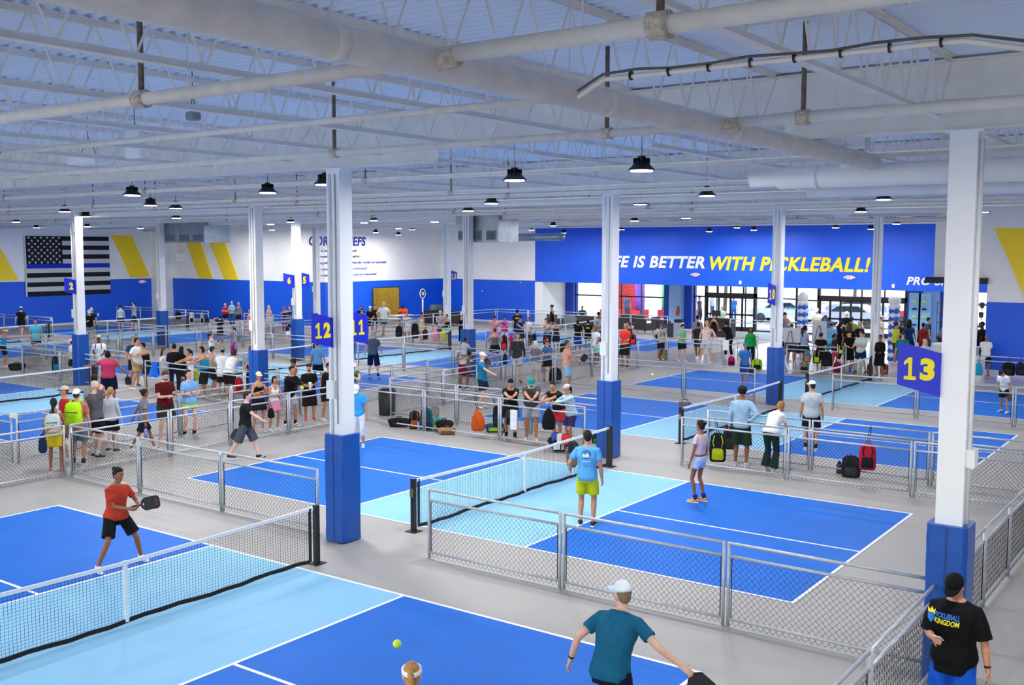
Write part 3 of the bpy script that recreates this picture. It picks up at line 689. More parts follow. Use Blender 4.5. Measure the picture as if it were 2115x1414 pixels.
# ============================================================ people
SKIN = {'A': 'e3b49a', 'B': 'c98e6c', 'C': '9a6242', 'D': '5f3b2a', 'P': 'efc6b2'}
def skin(k): return mat(SKIN[k], .5, 0, .05, 12, .08, name='skin', spec=.35)
EYE = mat('d8cfc8', .3, var=0); IRIS = mat('20150f', .3, var=0); LIP = mat('a85a50', .5, var=.03)
wr = bpy.data.textures.new('wrinkles', 'CLOUDS'); wr.noise_scale = .09; wr.noise_depth = 2
def V(*a): return Vector(a)
def ik(a, t, l1, l2, pole):
    a = Vector(a); t = Vector(t); d = t-a; L = d.length; mx = (l1+l2)*.995
    if L > mx: t = a+d*(mx/L); d = t-a; L = mx
    u = d/L; x = (l1*l1-l2*l2+L*L)/(2*L); h = math.sqrt(max(0, l1*l1-x*x)); p = Vector(pole); p = p-u*p.dot(u)
    p = p.normalized() if p.length > 1e-6 else V(0, 0, 1)
    return a+u*x+p*h, t
POSES = {
 'stand': dict(hand=[(-.27, .05, .84), (.27, .05, .84)]),
 'cross': dict(hand=[(.0, .165, 1.13), (-.0, .20, 1.19)], pole=(1, -.1, -.7), bendx=1),
 'rail': dict(lean=34, hand=[(-.03, .47, 1.15), (.02, .50, 1.15)], pole=(1.6, .1, .0), back=.28),
 'phone': dict(hand=[(-.07, .30, 1.14), (.07, .31, 1.14)], head=(25, 0)),
 'phoneR': dict(hand=[(-.27, .05, .84), (.08, .30, 1.17)], head=(25, 0)),
 'hips': dict(hand=[(-.19, .03, 1.02), (.19, .03, 1.02)], pole=(1, -.5, 0)),
 'hipR': dict(hand=[(-.27, .04, .84), (.17, -.08, 1.0)], pole=(1, -.4, 0)),
 'walk': dict(foot=[(-.09, .34, .0), (.09, -.36, .07)], hand=[(-.28, -.12, .86), (.24, .28, .92)], lean=5),
 'ready': dict(foot=[(-.34, .05, 0), (.34, .05, 0)], hand=[(-.10, .38, 1.05), (.10, .40, 1.03)], lean=14, crouch=.10),
 'reach': dict(hand=[(-.25, .05, .86), (.12, .55, 1.15)]),
 'reachB': dict(hand=[(-.80, .1, 1.22), (.62, .1, .92)], foot=[(-.15, 0, 0), (.15, 0, 0)]),
 'wave': dict(hand=[(.20, .05, 1.98), (.27, .05, .86)]),
 'headhand': dict(hand=[(-.13, .12, 1.58), (.27, .05, .84)], pole=(1, .4, .2)),
 'hold': dict(hand=[(-.10, .24, 1.03), (.08, .28, 1.06)]),
 'bend': dict(lean=62, hand=[(-.12, .62, .72), (.14, .62, .68)], head=(-10, 0)),
 'lookdown': dict(lean=16, hand=[(-.25, .12, .80), (.25, .1, .82)], head=(45, 0)),
 'sit': dict(crouch=.48, foot=[(-.13, .45, 0), (.13, .45, 0)], hand=[(-.13, .36, .66), (.13, .36, .66)], lean=14, pole=(.6, -.5, -.3)),
 'lunge': dict(crouch=.14, foot=[(-.16, .42, 0), (.20, -.42, .05)], lean=28, hand=[(-.30, .12, .72), (.34, .20, .70)], head=(-12, 0)),
}
def hand_geo(b, e, w, s, side, curl=.5, bend=None):
    d = (w-e).normalized() if bend is None else Vector(bend).normalized()
    inw = V(-side, .15, 0); inw = (inw-d*inw.dot(d)).normalized(); wd = d.cross(inw).normalized()   # palm normal, width axis
    if wd.y < 0: wd = -wd
    pl = .085*s
    b.tube([w-d*.01*s, w+d*pl*.35, w+d*pl], [(.030*s, .021*s), (.040*s, .019*s), (.041*s, .015*s)], 8, up=inw)
    for k, (ln, of) in enumerate(((.070, .030), (.078, .010), (.072, -.010), (.056, -.029))):
        p = w+d*pl*.95+wd*of*s; c = curl*(.9+.12*k); l = ln*s
        q = p+(d*math.cos(c*.7)+inw*math.sin(c*.7))*l*.5; r = q+(d*math.cos(c*1.7)+inw*math.sin(c*1.7))*l*.5
        b.tube([p, q, r], [.0095*s, .0088*s, .0075*s], 6)
    p = w+d*pl*.25+wd*.030*s; q = p+(wd*.8+d*.6+inw*.25).normalized()*.034*s; r = q+(wd*.3+d*.9+inw*.4).normalized()*.028*s
    b.tube([p, q, r], [.012*s, .0105*s, .0085*s], 6)
    return w+d*(pl*.9)+inw*.03*s, d, inw, wd
def remesh(o, vox, sm=3, disp=0):
    m = o.modifiers.new('surface', 'REMESH'); m.mode = 'VOXEL'; m.voxel_size = vox; m.use_smooth_shade = True
    q = o.modifiers.new('smooth', 'SMOOTH'); q.iterations = sm; q.factor = .5
    if disp:
        k = o.modifiers.new('folds', 'DISPLACE'); k.texture = wr; k.strength = disp; k.mid_level = .5; k.texture_coords = 'LOCAL'
PEOPLE = {}
def P(label, px, hy, fy, face, pose='stand', top='tee:1a1a1c', bot='shorts:1a1a1c', hair='short:1c1512', sk='B', hat=None, shoes='e8e8e8', socks=None, f=0, w=1., group=None,
      X=None, Y=None, hgt=None, fx=None, lod=None, pos=None, key=None, **kw):
    if pos is not None: g = Vector(pos)
    elif fy is not None: g = at(fx or px, fy, 2, 0)
    elif Y is not None:
        d = ray(px, 700); t = (Y-CAM.y)/d.y; g = CAM+d*t; g.z = 0
    elif X is not None:
        d = ray(px, 700); t = (X-CAM.x)/d.x; g = CAM+d*t; g.z = 0
    else: g = at(px, hy, 2, hgt); g.z = 0
    dist = (g-CAM).length
    ps = dict(POSES[pose]); ps.update({k: v for k, v in kw.items() if k in ('lean', 'hand', 'foot', 'pole', 'back', 'head', 'crouch', 'side', 'twist', 'curl')})
    lean = R(ps.get('lean', 0)); crouch = ps.get('crouch', 0); back = ps.get('back', 0); side = R(ps.get('side', 0)); tw = R(ps.get('twist', 0))
    hz = .93-crouch
    def spine(t, x=0., y=0.):
        n = 8; p = V(0, -back, hz); dt = t/n; a = 0
        for i in range(n):
            u = (i+.5)*dt; a = lean*(.55+.45*max(0, min(1, u/.35))); p = p+V(math.sin(side)*1., math.sin(a), math.cos(a)*math.cos(side))*dt
        a = lean*(.55+.45*max(0, min(1, t/.35))); c = Matrix.Rotation(-a, 3, 'X'); c = Matrix.Rotation(side, 3, 'Y') @ c @ Matrix.Rotation(tw*max(0, min(1, t/.4)), 3, 'Z')
        return p+c @ V(x, y, 0), c
    # head position and size
    nk, cr = spine(.60); hp, hyaw = ps.get('head', (0, 0)) if not kw.get('look') else kw['look']
    hr = Matrix.Rotation(R(hyaw), 3, 'Z') @ Matrix.Rotation(-(lean*.35+R(hp)), 3, 'X')
    hc = nk+hr @ V(0, .018, .115)
    top_l = hc.z+.105
    if hgt: s = hgt/top_l
    elif hy is not None:
        lo, hi = .3, 3.0
        for _ in range(40):
            m = (lo+hi)/2; v = Vector((g.x, g.y, m))-CAM; yy = 707-F_PX*v.dot(_u2)/v.dot(_f)
            if yy > hy: lo = m
            else: hi = m
        s = m/top_l
    if hy is not None and hgt is None and s*top_l > 0: pass
    fem = f
    lodd = lod if lod is not None else (0 if dist < 19 else 1 if dist < 31 else 2)
    vox = (.0085, .0125, .022)[lodd]*max(.6, s)
    root = thing('person', label, 'person', (g.x, g.y, 0), 0, group)
    c = V(CAM.x-g.x, CAM.y-g.y, 0).normalized(); rt = V(-c.y, c.x, 0)
    if rt.dot(_r2) < 0: rt = -rt
    fw = c*math.cos(R(face))+rt*math.sin(R(face)); root.rotation_euler = (0, 0, math.atan2(-fw.x, fw.y))
    # rings of the trunk: t, rx, ry
    if fem: TR = [(-.10, .125, .09), (-.02, .172, .118), (.06, .160, .108), (.15, .124, .088), (.27, .138, .10), (.36, .150, .118), (.44, .150, .098), (.50, .115, .078), (.545, .062, .058)]
    else: TR = [(-.10, .125, .09), (-.02, .162, .115), (.06, .157, .108), (.15, .146, .102), (.27, .162, .115), (.37, .178, .122), (.45, .175, .108), (.505, .135, .085), (.55, .070, .064)]
    shx = .158 if fem else .183; al = w
    sc = lambda v: v*s
    def rings(t0, t1, inf, belly=0, extra=0):
        out = []; N = 10
        ts = [t0+(t1-t0)*i/N for i in range(N+1)]
        for t in ts:
            for a, b_ in zip(TR, TR[1:]):
                if a[0] <= t <= b_[0]: break
            else: a, b_ = (TR[0], TR[0]) if t < TR[0][0] else (TR[-1], TR[-1])
            u = 0 if a is b_ else (t-a[0])/(b_[0]-a[0])
            rx = a[1]+(b_[1]-a[1])*u; ry = a[2]+(b_[2]-a[2])*u
            k = w if t < .42 else 1+(w-1)*.4
            if t > .52: inf_ = min(inf, .006)
            else: inf_ = inf
            lo = max(0, (.12-t))*extra
            p, _ = spine(t); out.append((p, rx*k+inf_+lo, ry*(1+(k-1)*1.5)+inf_+lo))
        return out
    def trunk(b, t0, t1, inf, extra=0):
        rg = rings(t0, t1, inf, 0, extra); n = 16; vs = []; fs = []
        for i, (p, rx, ry) in enumerate(rg):
            t = t0+(t1-t0)*i/(len(rg)-1); _, cm = spine(t)
            for k in range(n):
                a = 2*math.pi*k/n; ca, sa = math.cos(a), math.sin(a)
                q = cm @ V(rx*math.copysign(abs(ca)**.85, ca), ry*math.copysign(abs(sa)**.85, sa), 0)
                vs.append((p+q)*s)
        L = len(rg)
        for i in range(L-1):
            for k in range(n):
                fs.append((i*n+k, i*n+(k+1) % n, (i+1)*n+(k+1) % n, (i+1)*n+k))
        fs += [tuple(range(n))[::-1], tuple((L-1)*n+k for k in range(n))]
        b.add(vs, fs)
    # limbs
    hips = [spine(0)[0]+V(x, 0, -.01) for x in (-.092*w, .092*w)]
    feet = ps.get('foot') or [(-.12, .03, 0), (.12, -.02, 0)]
    if back: feet = [(x, y-back*.9+(0 if i else .1), z) for i, (x, y, z) in enumerate(feet)]
    ank = [V(x, y-.03, .085+z) for x, y, z in feet]
    legs = [ik(hips[i], ank[i], .435, .425, (.12*(-1, 1)[i], 1, 0)) for i in (0, 1)]
    shl = [spine(.455, x)[0] for x in (-shx, shx)]
    hands = ps['hand'] if pose != 'rail' else [(x_, y_, 1.15/s) for x_, y_, z_ in ps['hand']]; pole = ps.get('pole', (.55, -1, -.25))
    arms = [ik(shl[i], hands[i], .29, .255, (pole[0]*(-1, 1)[i], pole[1], pole[2])) for i in (0, 1)]
    b = MB().use(skin(sk))
    trunk(b, -.10, .55, 0)
    nb = spine(.50)[0]
    b.tube([nb*s, nk*s, (hc+hr @ V(0, -.02, -.03))*s], [.062*s*(.88 if fem else 1), .054*s*(.85 if fem else 1), .05*s], 10)
    def hp_(x, y, z): return (hc+hr @ V(x, y, z))*s
    HM = hr.to_4x4()
    fk = .94 if fem else 1.
    b.ell(hc*s, (.074*s, .094*s, .104*s), 14, 10, HM)
    b.ell(hp_(0, .024, -.045), (.057*s*fk, .064*s, .078*s), 12, 8, HM)
    b.ell(hp_(0, .052, -.102), (.028*s, .028*s, .022*s), 8, 6, HM)
    if lodd < 2:
        b.ell(hp_(0, .092, -.022), (.0105*s, .014*s, .026*s), 8, 6, HM); b.ell(hp_(0, .099, -.040), (.015*s, .013*s, .010*s), 8, 6, HM)
        for q in (-1, 1): b.ell(hp_(q*.074, -.002, -.022), (.011*s, .018*s, .029*s), 8, 6, HM)
    hinfo = []
    for i in (0, 1):
        sg = (-1, 1)[i]; sh, (el, wr_) = shl[i], arms[i]; m_ = (.86 if fem else 1)*(1+(w-1)*.6)
        b.tube([sh*s, (sh*.6+el*.4)*s, el*s, (el*.7+wr_*.3)*s, wr_*s], [.050*m_*s, .046*m_*s, .037*m_*s, .039*m_*s, .026*m_*s], 10)
        hinfo.append(hand_geo(b, el*s, wr_*s, s*(.9 if fem else 1), sg, ps.get('curl', .5), None if not kw.get('bend') else kw['bend'][i]))
        hj, (kn, an) = hips[i], legs[i]
        b.tube([hj*s, (hj*.55+kn*.45)*s, kn*s, (kn*.68+an*.32+V(0, -.012, 0))*s, (kn*.25+an*.75)*s, an*s], [.088*m_*s, .073*m_*s, .052*m_*s, .056*m_*s, .039*m_*s, .036*m_*s], 10)
        b.ell((an+V(0, .06, -.045))*s, (.036*s, .11*s, .03*s), 8, 6)
    body = b.obj('body', root); remesh(body, vox, 3)
    cv = vox*1.2; disp = (.012, .010, 0)[lodd]
    # face
    if dist < 52 and abs(face) < 130:
        e = MB()
        for q in (-1, 1):
            e.use(EYE).ell(hp_(q*.028, .083, -.005), (.0115*s, .007*s, .0048*s), 8, 6, HM); e.use(IRIS).ell(hp_(q*.028, .0875, -.005), (.0062*s, .0035*s, .0050*s), 8, 6, HM)
        e.obj('eyes', root, smooth=True)
        hcol = hair.split(':')[1] if ':' in hair else '6b5a4a'
        e = MB()
        for q in (-1, 1): e.tube([hp_(q*.014, .091, .014), hp_(q*.030, .090, .019), hp_(q*.044, .080, .013)], .0035*s, 5)
        e.obj('eyebrows', root, mat('2a1d15' if hcol in ('1c1512', '0f0d0c') else hcol, .8))
        MB().ell(hp_(0, .083, -.070), (.022*s, .008*s, .0065*s), 8, 6, HM).obj('mouth', root, LIP, True)
    # hair and hats
    if ':' in hair:
        st, hcl = hair.split(':'); HMt = mat(hcl, .7, 0, .25, 40, .3, name='hair', spec=.3); e = MB()
        if st != 'bald':
            ex = (.0 if st != 'buzz' else -.004)-(.004 if hat else 0)
            if st == 'afro': e.ell(hp_(0, -.025, .035), (.105*s, .11*s, .105*s), 14, 10, HM)
            else:
                e.ell(hp_(0, -.018, .014), ((.082+ex)*s, (.096+ex)*s, (.104+ex)*s), 14, 10, HM); e.ell(hp_(0, -.045, -.035), (.066*s, .058*s, .065*s), 12, 8, HM)
                if st not in ('buzz', 'ring') and not hat: e.ell(hp_(0, .030, .072), (.060*s, .048*s, .032*s), 12, 8, HM)
            if st == 'pony': e.ell(hp_(0, -.115, .03), (.03*s, .03*s, .03*s), 8, 6, HM); e.tube([hp_(0, -.115, .03), hp_(0, -.155, -.02), hp_(0, -.15, -.12), hp_(0, -.13, -.20)], [.02*s, .03*s, .028*s, .010*s], 8)
            if st == 'lpony': e.tube([hp_(0, -.11, .04), hp_(0, -.15, -.03), hp_(0, -.15, -.2), hp_(0, -.14, -.36), hp_(0, -.13, -.46)], [.02*s, .034*s, .038*s, .03*s, .01*s], 8)
            if st == 'bun': e.ell(hp_(0, -.115, .055), (.042*s, .042*s, .04*s), 10, 8, HM)
            if st == 'long':
                for q in (-1, 1): e.tube([hp_(q*.066, -.02, .03), hp_(q*.076, -.03, -.08), hp_(q*.075, -.04, -.19), hp_(q*.06, -.05, -.27)], [.03*s, .034*s, .034*s, .012*s], 8)
                e.tube([hp_(0, -.06, .04), hp_(0, -.09, -.08), hp_(0, -.10, -.2), hp_(0, -.10, -.31)], [(.07*s, .04*s), (.08*s, .04*s), (.08*s, .035*s), (.05*s, .012*s)], 10)
            if st == 'bob':
                for q in (-1, 1): e.ell(hp_(q*.070, -.02, -.045), (.026*s, .05*s, .075*s), 10, 8, HM)
                e.ell(hp_(0, -.075, -.04), (.075*s, .04*s, .085*s), 10, 8, HM)
            if st == 'curly':
                rr = random.Random(3)
                for q in range(26):
                    a = rr.uniform(.3, 2*math.pi-.3)+math.pi/2; e.ell(hp_(.085*math.cos(a), .075*math.sin(a)-.02, rr.uniform(-.13, .09)), .034*s, 6, 5)
            if st == 'beard' or kw.get('beard'): pass
            h = e.obj('hair', root, HMt); remesh(h, cv*.9, 2)
        if kw.get('beard') and lodd < 2:
            e = MB().ell(hp_(0, .040, -.082), (.054*s, .048*s, .040*s), 10, 8, HM); h = e.obj('beard', root, mat(kw['beard'] if isinstance(kw['beard'], str) else hcl, .9, 0, .2, 40, name='hair')); remesh(h, cv*.8, 2)
    if hat:
        kind, hcl = hat.split(':')[:2]; br = hat.split(':')[2] if hat.count(':') > 1 else hcl; sg = -1 if kind == 'capback' else 1
        cm = cloth(hcl)
        if kind in ('cap', 'capback'):
            e = MB(); rg = []
            n = 16; vs = []
            for j in range(6):
                a = math.pi/2*j/5; rr = math.cos(a) if j < 5 else .02; zz = math.sin(a)
                vs += [hp_(.087*rr*math.cos(2*math.pi*k/n), -.012+.104*rr*math.sin(2*math.pi*k/n), .022+.098*zz-.012*math.sin(2*math.pi*k/n)*sg*(1-zz)) for k in range(n)]
            e.add(vs, [(j*n+k, j*n+(k+1) % n, (j+1)*n+(k+1) % n, (j+1)*n+k) for j in range(5) for k in range(n)]+[tuple(5*n+k for k in range(n)), tuple(range(n))[::-1]])
            e.obj('cap', root, cm, True)
            e = MB(); pts = [hp_(.078*math.cos(R(a)), sg*(-.0+.075*math.sin(R(a)))-.012, .028) for a in (0,)]
            n = 9; inn = [hp_(.080*math.cos(math.pi*k/(n-1)), -.012+sg*.096*math.sin(math.pi*k/(n-1)), .026) for k in range(n)]
            out = [hp_(.074*math.cos(math.pi*k/(n-1)), -.012+sg*(.096*math.sin(math.pi*k/(n-1))+.082*math.sin(math.pi*k/(n-1))**.6), .018-.012*abs(math.cos(math.pi*k/(n-1)))) for k in range(n)]
            up = (hr @ V(0, 0, .006))*s
            vs = inn+out+[v+up for v in inn]+[v+up for v in out]; fs = []
            for k in range(n-1):
                fs += [(k, k+1, n+k+1, n+k), (2*n+k, 3*n+k, 3*n+k+1, 2*n+k+1), (n+k, n+k+1, 3*n+k+1, 3*n+k)]
            e.add(vs, fs).obj('cap_brim', root, cloth(br), fix=True)
        elif kind in ('visor', 'band'):
            MB().tube([hp_(0, -.010, .020), hp_(0, -.012, .034), hp_(0, -.014, .055)], [(.0855*s, .104*s), (.0865*s, .105*s), (.084*s, .102*s)], 18, up=(hr @ V(0, 1, 0))).obj('headband', root, cm, True)
            if kind == 'visor':
                n = 9; e = MB(); inn = [hp_(.080*math.cos(math.pi*k/(n-1)), -.012+.096*math.sin(math.pi*k/(n-1)), .026) for k in range(n)]
                out = [hp_(.074*math.cos(math.pi*k/(n-1)), -.012+.096*math.sin(math.pi*k/(n-1))+.075*math.sin(math.pi*k/(n-1))**.6, .016) for k in range(n)]
                up = (hr @ V(0, 0, .005))*s; vs = inn+out+[v+up for v in inn]+[v+up for v in out]; fs = []
                for k in range(n-1): fs += [(k, k+1, n+k+1, n+k), (2*n+k, 3*n+k, 3*n+k+1, 2*n+k+1), (n+k, n+k+1, 3*n+k+1, 3*n+k)]
                e.add(vs, fs).obj('visor_brim', root, cm, fix=True)
    # shirt
    tk, tc = top.split(':')[:2]; tcm = cloth(tc, *(top.split(':')[2:3]))
    if tk != 'none':
        e = MB(); lowt = {'tee': -.045 if fem else -.09, 'long': -.08, 'tank': -.07, 'crop': .10, 'bra': .19, 'polo': -.08, 'dress': -.06, 'baggy': -.16}[tk]
        inf = {'tee': .018, 'long': .016, 'tank': .010, 'crop': .014, 'bra': .007, 'polo': .018, 'dress': .010, 'baggy': .035}[tk]
        hi = .535 if tk not in ('tank', 'bra', 'dress') else .40
        trunk(e, lowt, hi, inf, .10 if tk in ('tee', 'long', 'polo') else .14 if tk == 'baggy' else .03)
        for i in (0, 1):
            sg = (-1, 1)[i]; sh, (el, wr_) = shl[i], arms[i]; m_ = (.86 if fem else 1)*(1+(w-1)*.5)
            if tk in ('tee', 'polo', 'baggy', 'crop'):
                u = {'tee': .62, 'polo': .62, 'baggy': .92, 'crop': .45}[tk]; e1 = sh*(1-u)+el*u; rr = {'baggy': .080}.get(tk, .064)
                e.tube([(spine(.455, sg*shx*.55)[0])*s, sh*s, (sh*.5+e1*.5)*s, e1*s], [.075*m_*s, .064*m_*s, rr*m_*s, (rr+.002)*m_*s], 12)
            elif tk == 'long':
                e.tube([(spine(.455, sg*shx*.55)[0])*s, sh*s, (sh*.5+el*.5)*s, el*s, (el*.5+wr_*.5)*s, (el*.06+wr_*.94)*s], [.075*m_*s, .062*m_*s, .056*m_*s, .049*m_*s, .045*m_*s, .035*m_*s], 12)
            else:
                a0 = spine(.30, sg*.085, .105 if True else 0)[0]; p1 = spine(.50, sg*.085, .02)[0]; p2 = spine(.30, sg*.08, -.10)[0]
                a0 = spine(.34, sg*.07, .10)[0]; p2 = spine(.34, sg*.06, -.085)[0]
                wd = .030 if tk == 'tank' else .016
                e.tube([a0*s, spine(.44, sg*.085, .075)[0]*s, spine(.515, sg*.088, .0)[0]*s, spine(.44, sg*.08, -.08)[0]*s, p2*s], [wd*s*1.0]*5, 6)
        o = e.obj({'tee': 't_shirt', 'long': 'long_sleeve_shirt', 'tank': 'tank_top', 'crop': 'cropped_shirt', 'bra': 'sports_top', 'polo': 'polo_shirt', 'dress': 'dress', 'baggy': 't_shirt'}[tk], root, tcm); remesh(o, cv, 3, disp)
        shirt = o
        if tk == 'polo' or kw.get('collar'):
            MB().tube([spine(.535)[0]*s, spine(.56)[0]*s], [(.078*s, .072*s), (.068*s, .062*s)], 14).obj('collar', root, tcm, True)
    else: shirt = body
    # legwear
    bk, bc = bot.split(':')[:2]; bcm = cloth(bc, *(bot.split(':')[2:3])); e = MB()
    if tk == 'dress': bk, bcm = 'skirt', tcm
    trunk(e, -.13, .065, .013 if bk not in ('legs',) else .006, .05 if bk != 'legs' else 0)
    if bk == 'skirt':
        p0 = spine(.04)[0]; mid = (legs[0][0]+legs[1][0])/2; lo = p0*.30+mid*.70
        e.tube([p0*s, (p0*.5+lo*.5)*s, lo*s], [(.172*w*s, .125*w*s), (.215*w*s, .165*w*s), (.245*w*s, .19*w*s)], 16, up=V(0, 1, 0))
    else:
        for i in (0, 1):
            hj, (kn, an) = hips[i], legs[i]; m_ = (.93 if fem else 1)*w
            u = {'shorts': .80, 'short': .42, 'lshorts': 1.08, 'pants': 2, 'legs': 2, 'flare': 2, 'capri': 1.5}[bk]
            pt = lambda q: (hj+(kn-hj)*q) if q <= 1 else kn+(an-kn)*(q-1)
            base_r = {'legs': (.091, .077, .056, .060, .042), 'flare': (.10, .088, .070, .085, .115), 'pants': (.102, .092, .078, .074, .068), 'capri': (.10, .085, .064, .064, .052)}.get(bk, (.104, .105, .108, .11, .11))
            if u <= 1.2: qs = [0, u*.35, u*.7, u]; rs = [base_r[0], base_r[1], base_r[2], base_r[3]]
            else: qs = [0, .45, 1.0, min(1.35, u*.8), min(u, 1.95)]; rs = list(base_r)
            e.tube([pt(q)*s for q in qs], [r_*m_*s for r_ in rs], 12)
    o = e.obj({'skirt': 'skirt', 'pants': 'trousers', 'legs': 'leggings', 'flare': 'flared_trousers', 'capri': 'cropped_leggings'}.get(bk, 'shorts'), root, bcm); remesh(o, cv, 3, disp)
    # shoes and socks
    sm = mat(shoes, .5, 0, .08, 20, name='shoe')
    for i in (0, 1):
        if dist > 60: break
        kn, an = legs[i]; z = feet[i][2] if True else 0; e = MB(); lift = an.z-.085
        yaw = Matrix.Rotation(R((8, -8)[i]), 3, 'Z')
        def fp(x, y, zz): return (an+yaw @ V(x, y, zz-.085+0))*s
        e.tube([fp(0, -.062, .035), fp(0, -.03, .045), fp(0, .04, .042), fp(0, .11, .032), fp(0, .170, .026), fp(0, .192, .022)], [(.026*s, .026*s), (.036*s, .042*s), (.040*s, .038*s), (.047*s, .030*s), (.040*s, .024*s), (.020*s, .014*s)], 10, up=V(0, 0, 1))
        e.tube([fp(0, -.015, .04), fp(0, -.02, .095)], [.046*s, .042*s], 10); e.ell(fp(0, .035, .058), (.043*s, .065*s, .036*s), 10, 8)
        o = e.obj('shoe', root, sm); remesh(o, cv*.8, 2)
        if lodd < 2:
            e = MB(); e.tube([fp(0, -.08, .010), fp(0, -.04, .010), fp(0, .06, .010), fp(0, .14, .010), fp(0, .205, .012)], [(.028*s, .010*s), (.040*s, .011*s), (.043*s, .011*s), (.050*s, .010*s), (.024*s, .009*s)], 10, up=V(0, 0, 1)); e.obj('sole', o, mat('f0f0ee', .6) if shoes != 'f5f5f5' else mat('c9c9c9', .6), True)
        if socks: MB().tube([fp(0, -.012, .07), (an*.78+kn*.22)*s], [.043*s, .050*s], 12).obj('sock', root, cloth(socks), True)
    if kw.get('watch') and lodd < 2:
        i = kw['watch']-1; el, wr_ = arms[i]; d = (wr_-el).normalized(); q = wr_-d*.03; MB().tube([(q-d*.010)*s, (q+d*.010)*s], .031*s, 10).obj('wrist_band', root, BLK, True)
    PEOPLE[key or label] = dict(root=root, s=s, hand=hinfo, spine=spine, shirt=shirt, hp=hp_, hr=hr, arms=arms, legs=legs, g=g, fw=fw)
    return root
def world(k, v):
    r = PEOPLE[k]['root']; return Matrix.Translation(r.location) @ Matrix.Rotation(r.rotation_euler.z, 4, 'Z') @ Vector(v)
def wdir(k, v):
    r = PEOPLE[k]['root']; return Matrix.Rotation(r.rotation_euler.z, 3, 'Z') @ Vector(v)
# front players
P('woman in an orange top and black shorts holding a paddle, nearest at left', 258, 963, 1168, 25, 'ready', 'tee:bd3a28', 'shorts:101114', 'bun:0f0d0c', 'C', fx=243, f=1, shoes='efe6da', foot=[(-.42, .0, 0), (.36, .10, 0)], hand=[(-.22, .34, 1.04), (-.06, .34, 1.0)], crouch=.09, look=(5, 10), lean=10, w=1.06, key='orange')
P('man in a dark teal shirt and white cap reaching low at the bottom edge', 1262, 1217, None, 155, 'lunge', 'tee:17607f', 'shorts:12152e', 'short:8a7358', 'A', hat='cap:eef3f6:c9e4f2', f=0, w=1.05, hgt=1.62, watch=1, key='teal', hand=[(-.42, .02, .78), (.62, .18, .88)], look=(-10, 70), lean=30, crouch=.16)
P('woman with a blond ponytail and white headband at the bottom edge', 850, 1367, None, 175, 'stand', 'tank:f2f2f2', 'skirt:1a1a1c', 'pony:b98a4e', 'A', hat='band:f3f4f6', f=1, hgt=1.66, key='blond')
P('man in a black cap and black logo shirt looking at his phone at right', 1978, 1183, None, -14, 'phoneR', 'baggy:0d0d0f', 'shorts:1558c8', 'short:0f0d0c', 'B', hat='cap:0d0d0f', hgt=1.76, hand=[(-.33, .05, .80), (.12, .27, 1.14)], look=(32, -4), watch=1, key='phone', w=1.04)
P('player in a light blue shirt and yellow shorts waiting at the net', 1212, 888, 1084, 172, 'stand', 'tee:5aa6d8', 'shorts:c9cc1e', 'short:1c1512', 'B', shoes='26221e', hand=[(-.34, .18, .98), (.27, .04, .82)], watch=1, look=(0, 20), key='yellow')
P('woman in a pale pink top and denim shorts with orange shoes', 1452, 867, 1036, -125, 'stand', 'crop:e3c3c6', 'short:c3d3ea', 'bun:1c1512', 'C', shoes='f0a02a', socks='2a2a7a', fx=1443, f=1, lean=-3)
P('player in a bright blue shirt and white leggings looking down', 750, 792, 922, -12, 'lookdown', 'tee:48aee6', 'capri:e9edf6', 'buzz:1c1512', 'B', hat='cap:f3f3f5', shoes='9adbe8', fx=741, key='bluecap')
P('laughing man in a black shirt and grey shorts striding to the right', 510, 808, 950, 80, 'walk', 'tee:17181a', 'lshorts:4c4c56', 'short:2a1c14', 'A', shoes='141414', hand=[(-.26, -.15, .86), (.20, .52, 1.0)], fx=508, w=1.1, key='stride')
# left group
P('woman with a long dark ponytail in a pink top and yellow skirt', 116, 822, 974, 170, 'stand', 'tank:d86a80', 'skirt:e0c818:c8a810', 'lpony:1c1512', 'C', f=1, shoes='b06070', key='pinktop')
P('man in a white cap and salmon shirt carrying the lime backpack', 150, 803, 962, 160, 'stand', 'tee:b56c58', 'shorts:5d6b78', 'short:3a2c22', 'B', hat='capback:e9e7e1', socks='1a1a1a', shoes='c8c8c8', fx=163, key='salmon')
P('man in a blue and white cap and dark red shirt looking left', 130, 797, 952, -80, 'stand', 'tee:b0222c', 'shorts:3c4650', 'short:5a4636', 'B', hat='cap:c9c2b0:1f5aa8', fx=139)
P('balding man in a grey shirt with a hand at his mouth', 200, 786, 944, 120, 'stand', 'tee:5b5e63', 'shorts:15161a', 'buzz:c9b5a8', 'A', shoes='141416', socks='d8d8d8', hand=[(-.27, .05, .84), (.08, .20, 1.48)], w=1.1, key='bald')
P('woman with a blond ponytail in a light grey hooded top and flip flops', 224, 799, None, 150, 'stand', 'long:c3c8cf', 'shorts:15161a', 'pony:a88858', 'A', f=1, shoes='2a2320', X=-10.6)
P('dark haired person in grey behind the balding man', 194, 774, None, 170, 'stand', 'tee:8a9098', 'shorts:15161a', 'short:0f0d0c', 'C', hgt=1.72, Y=None)
P('woman in a mauve grey shirt with a grey elbow sleeve walking right', 289, 803, 934, 105, 'walk', 'tee:82808c', 'shorts:141416', 'bun:1c1512', 'C', f=1, fx=298, hand=[(-.28, -.22, .88), (.27, -.02, .82)], key='mauve')
P('bearded man in a maroon shirt looking at his phone', 337, 765, None, 25, 'phone', 'tee:571019', 'shorts:2c3328', 'short:4a3222', 'A', shoes='e89aa8', X=-10.7, beard='5a3a26', w=1.08, key='maroon')
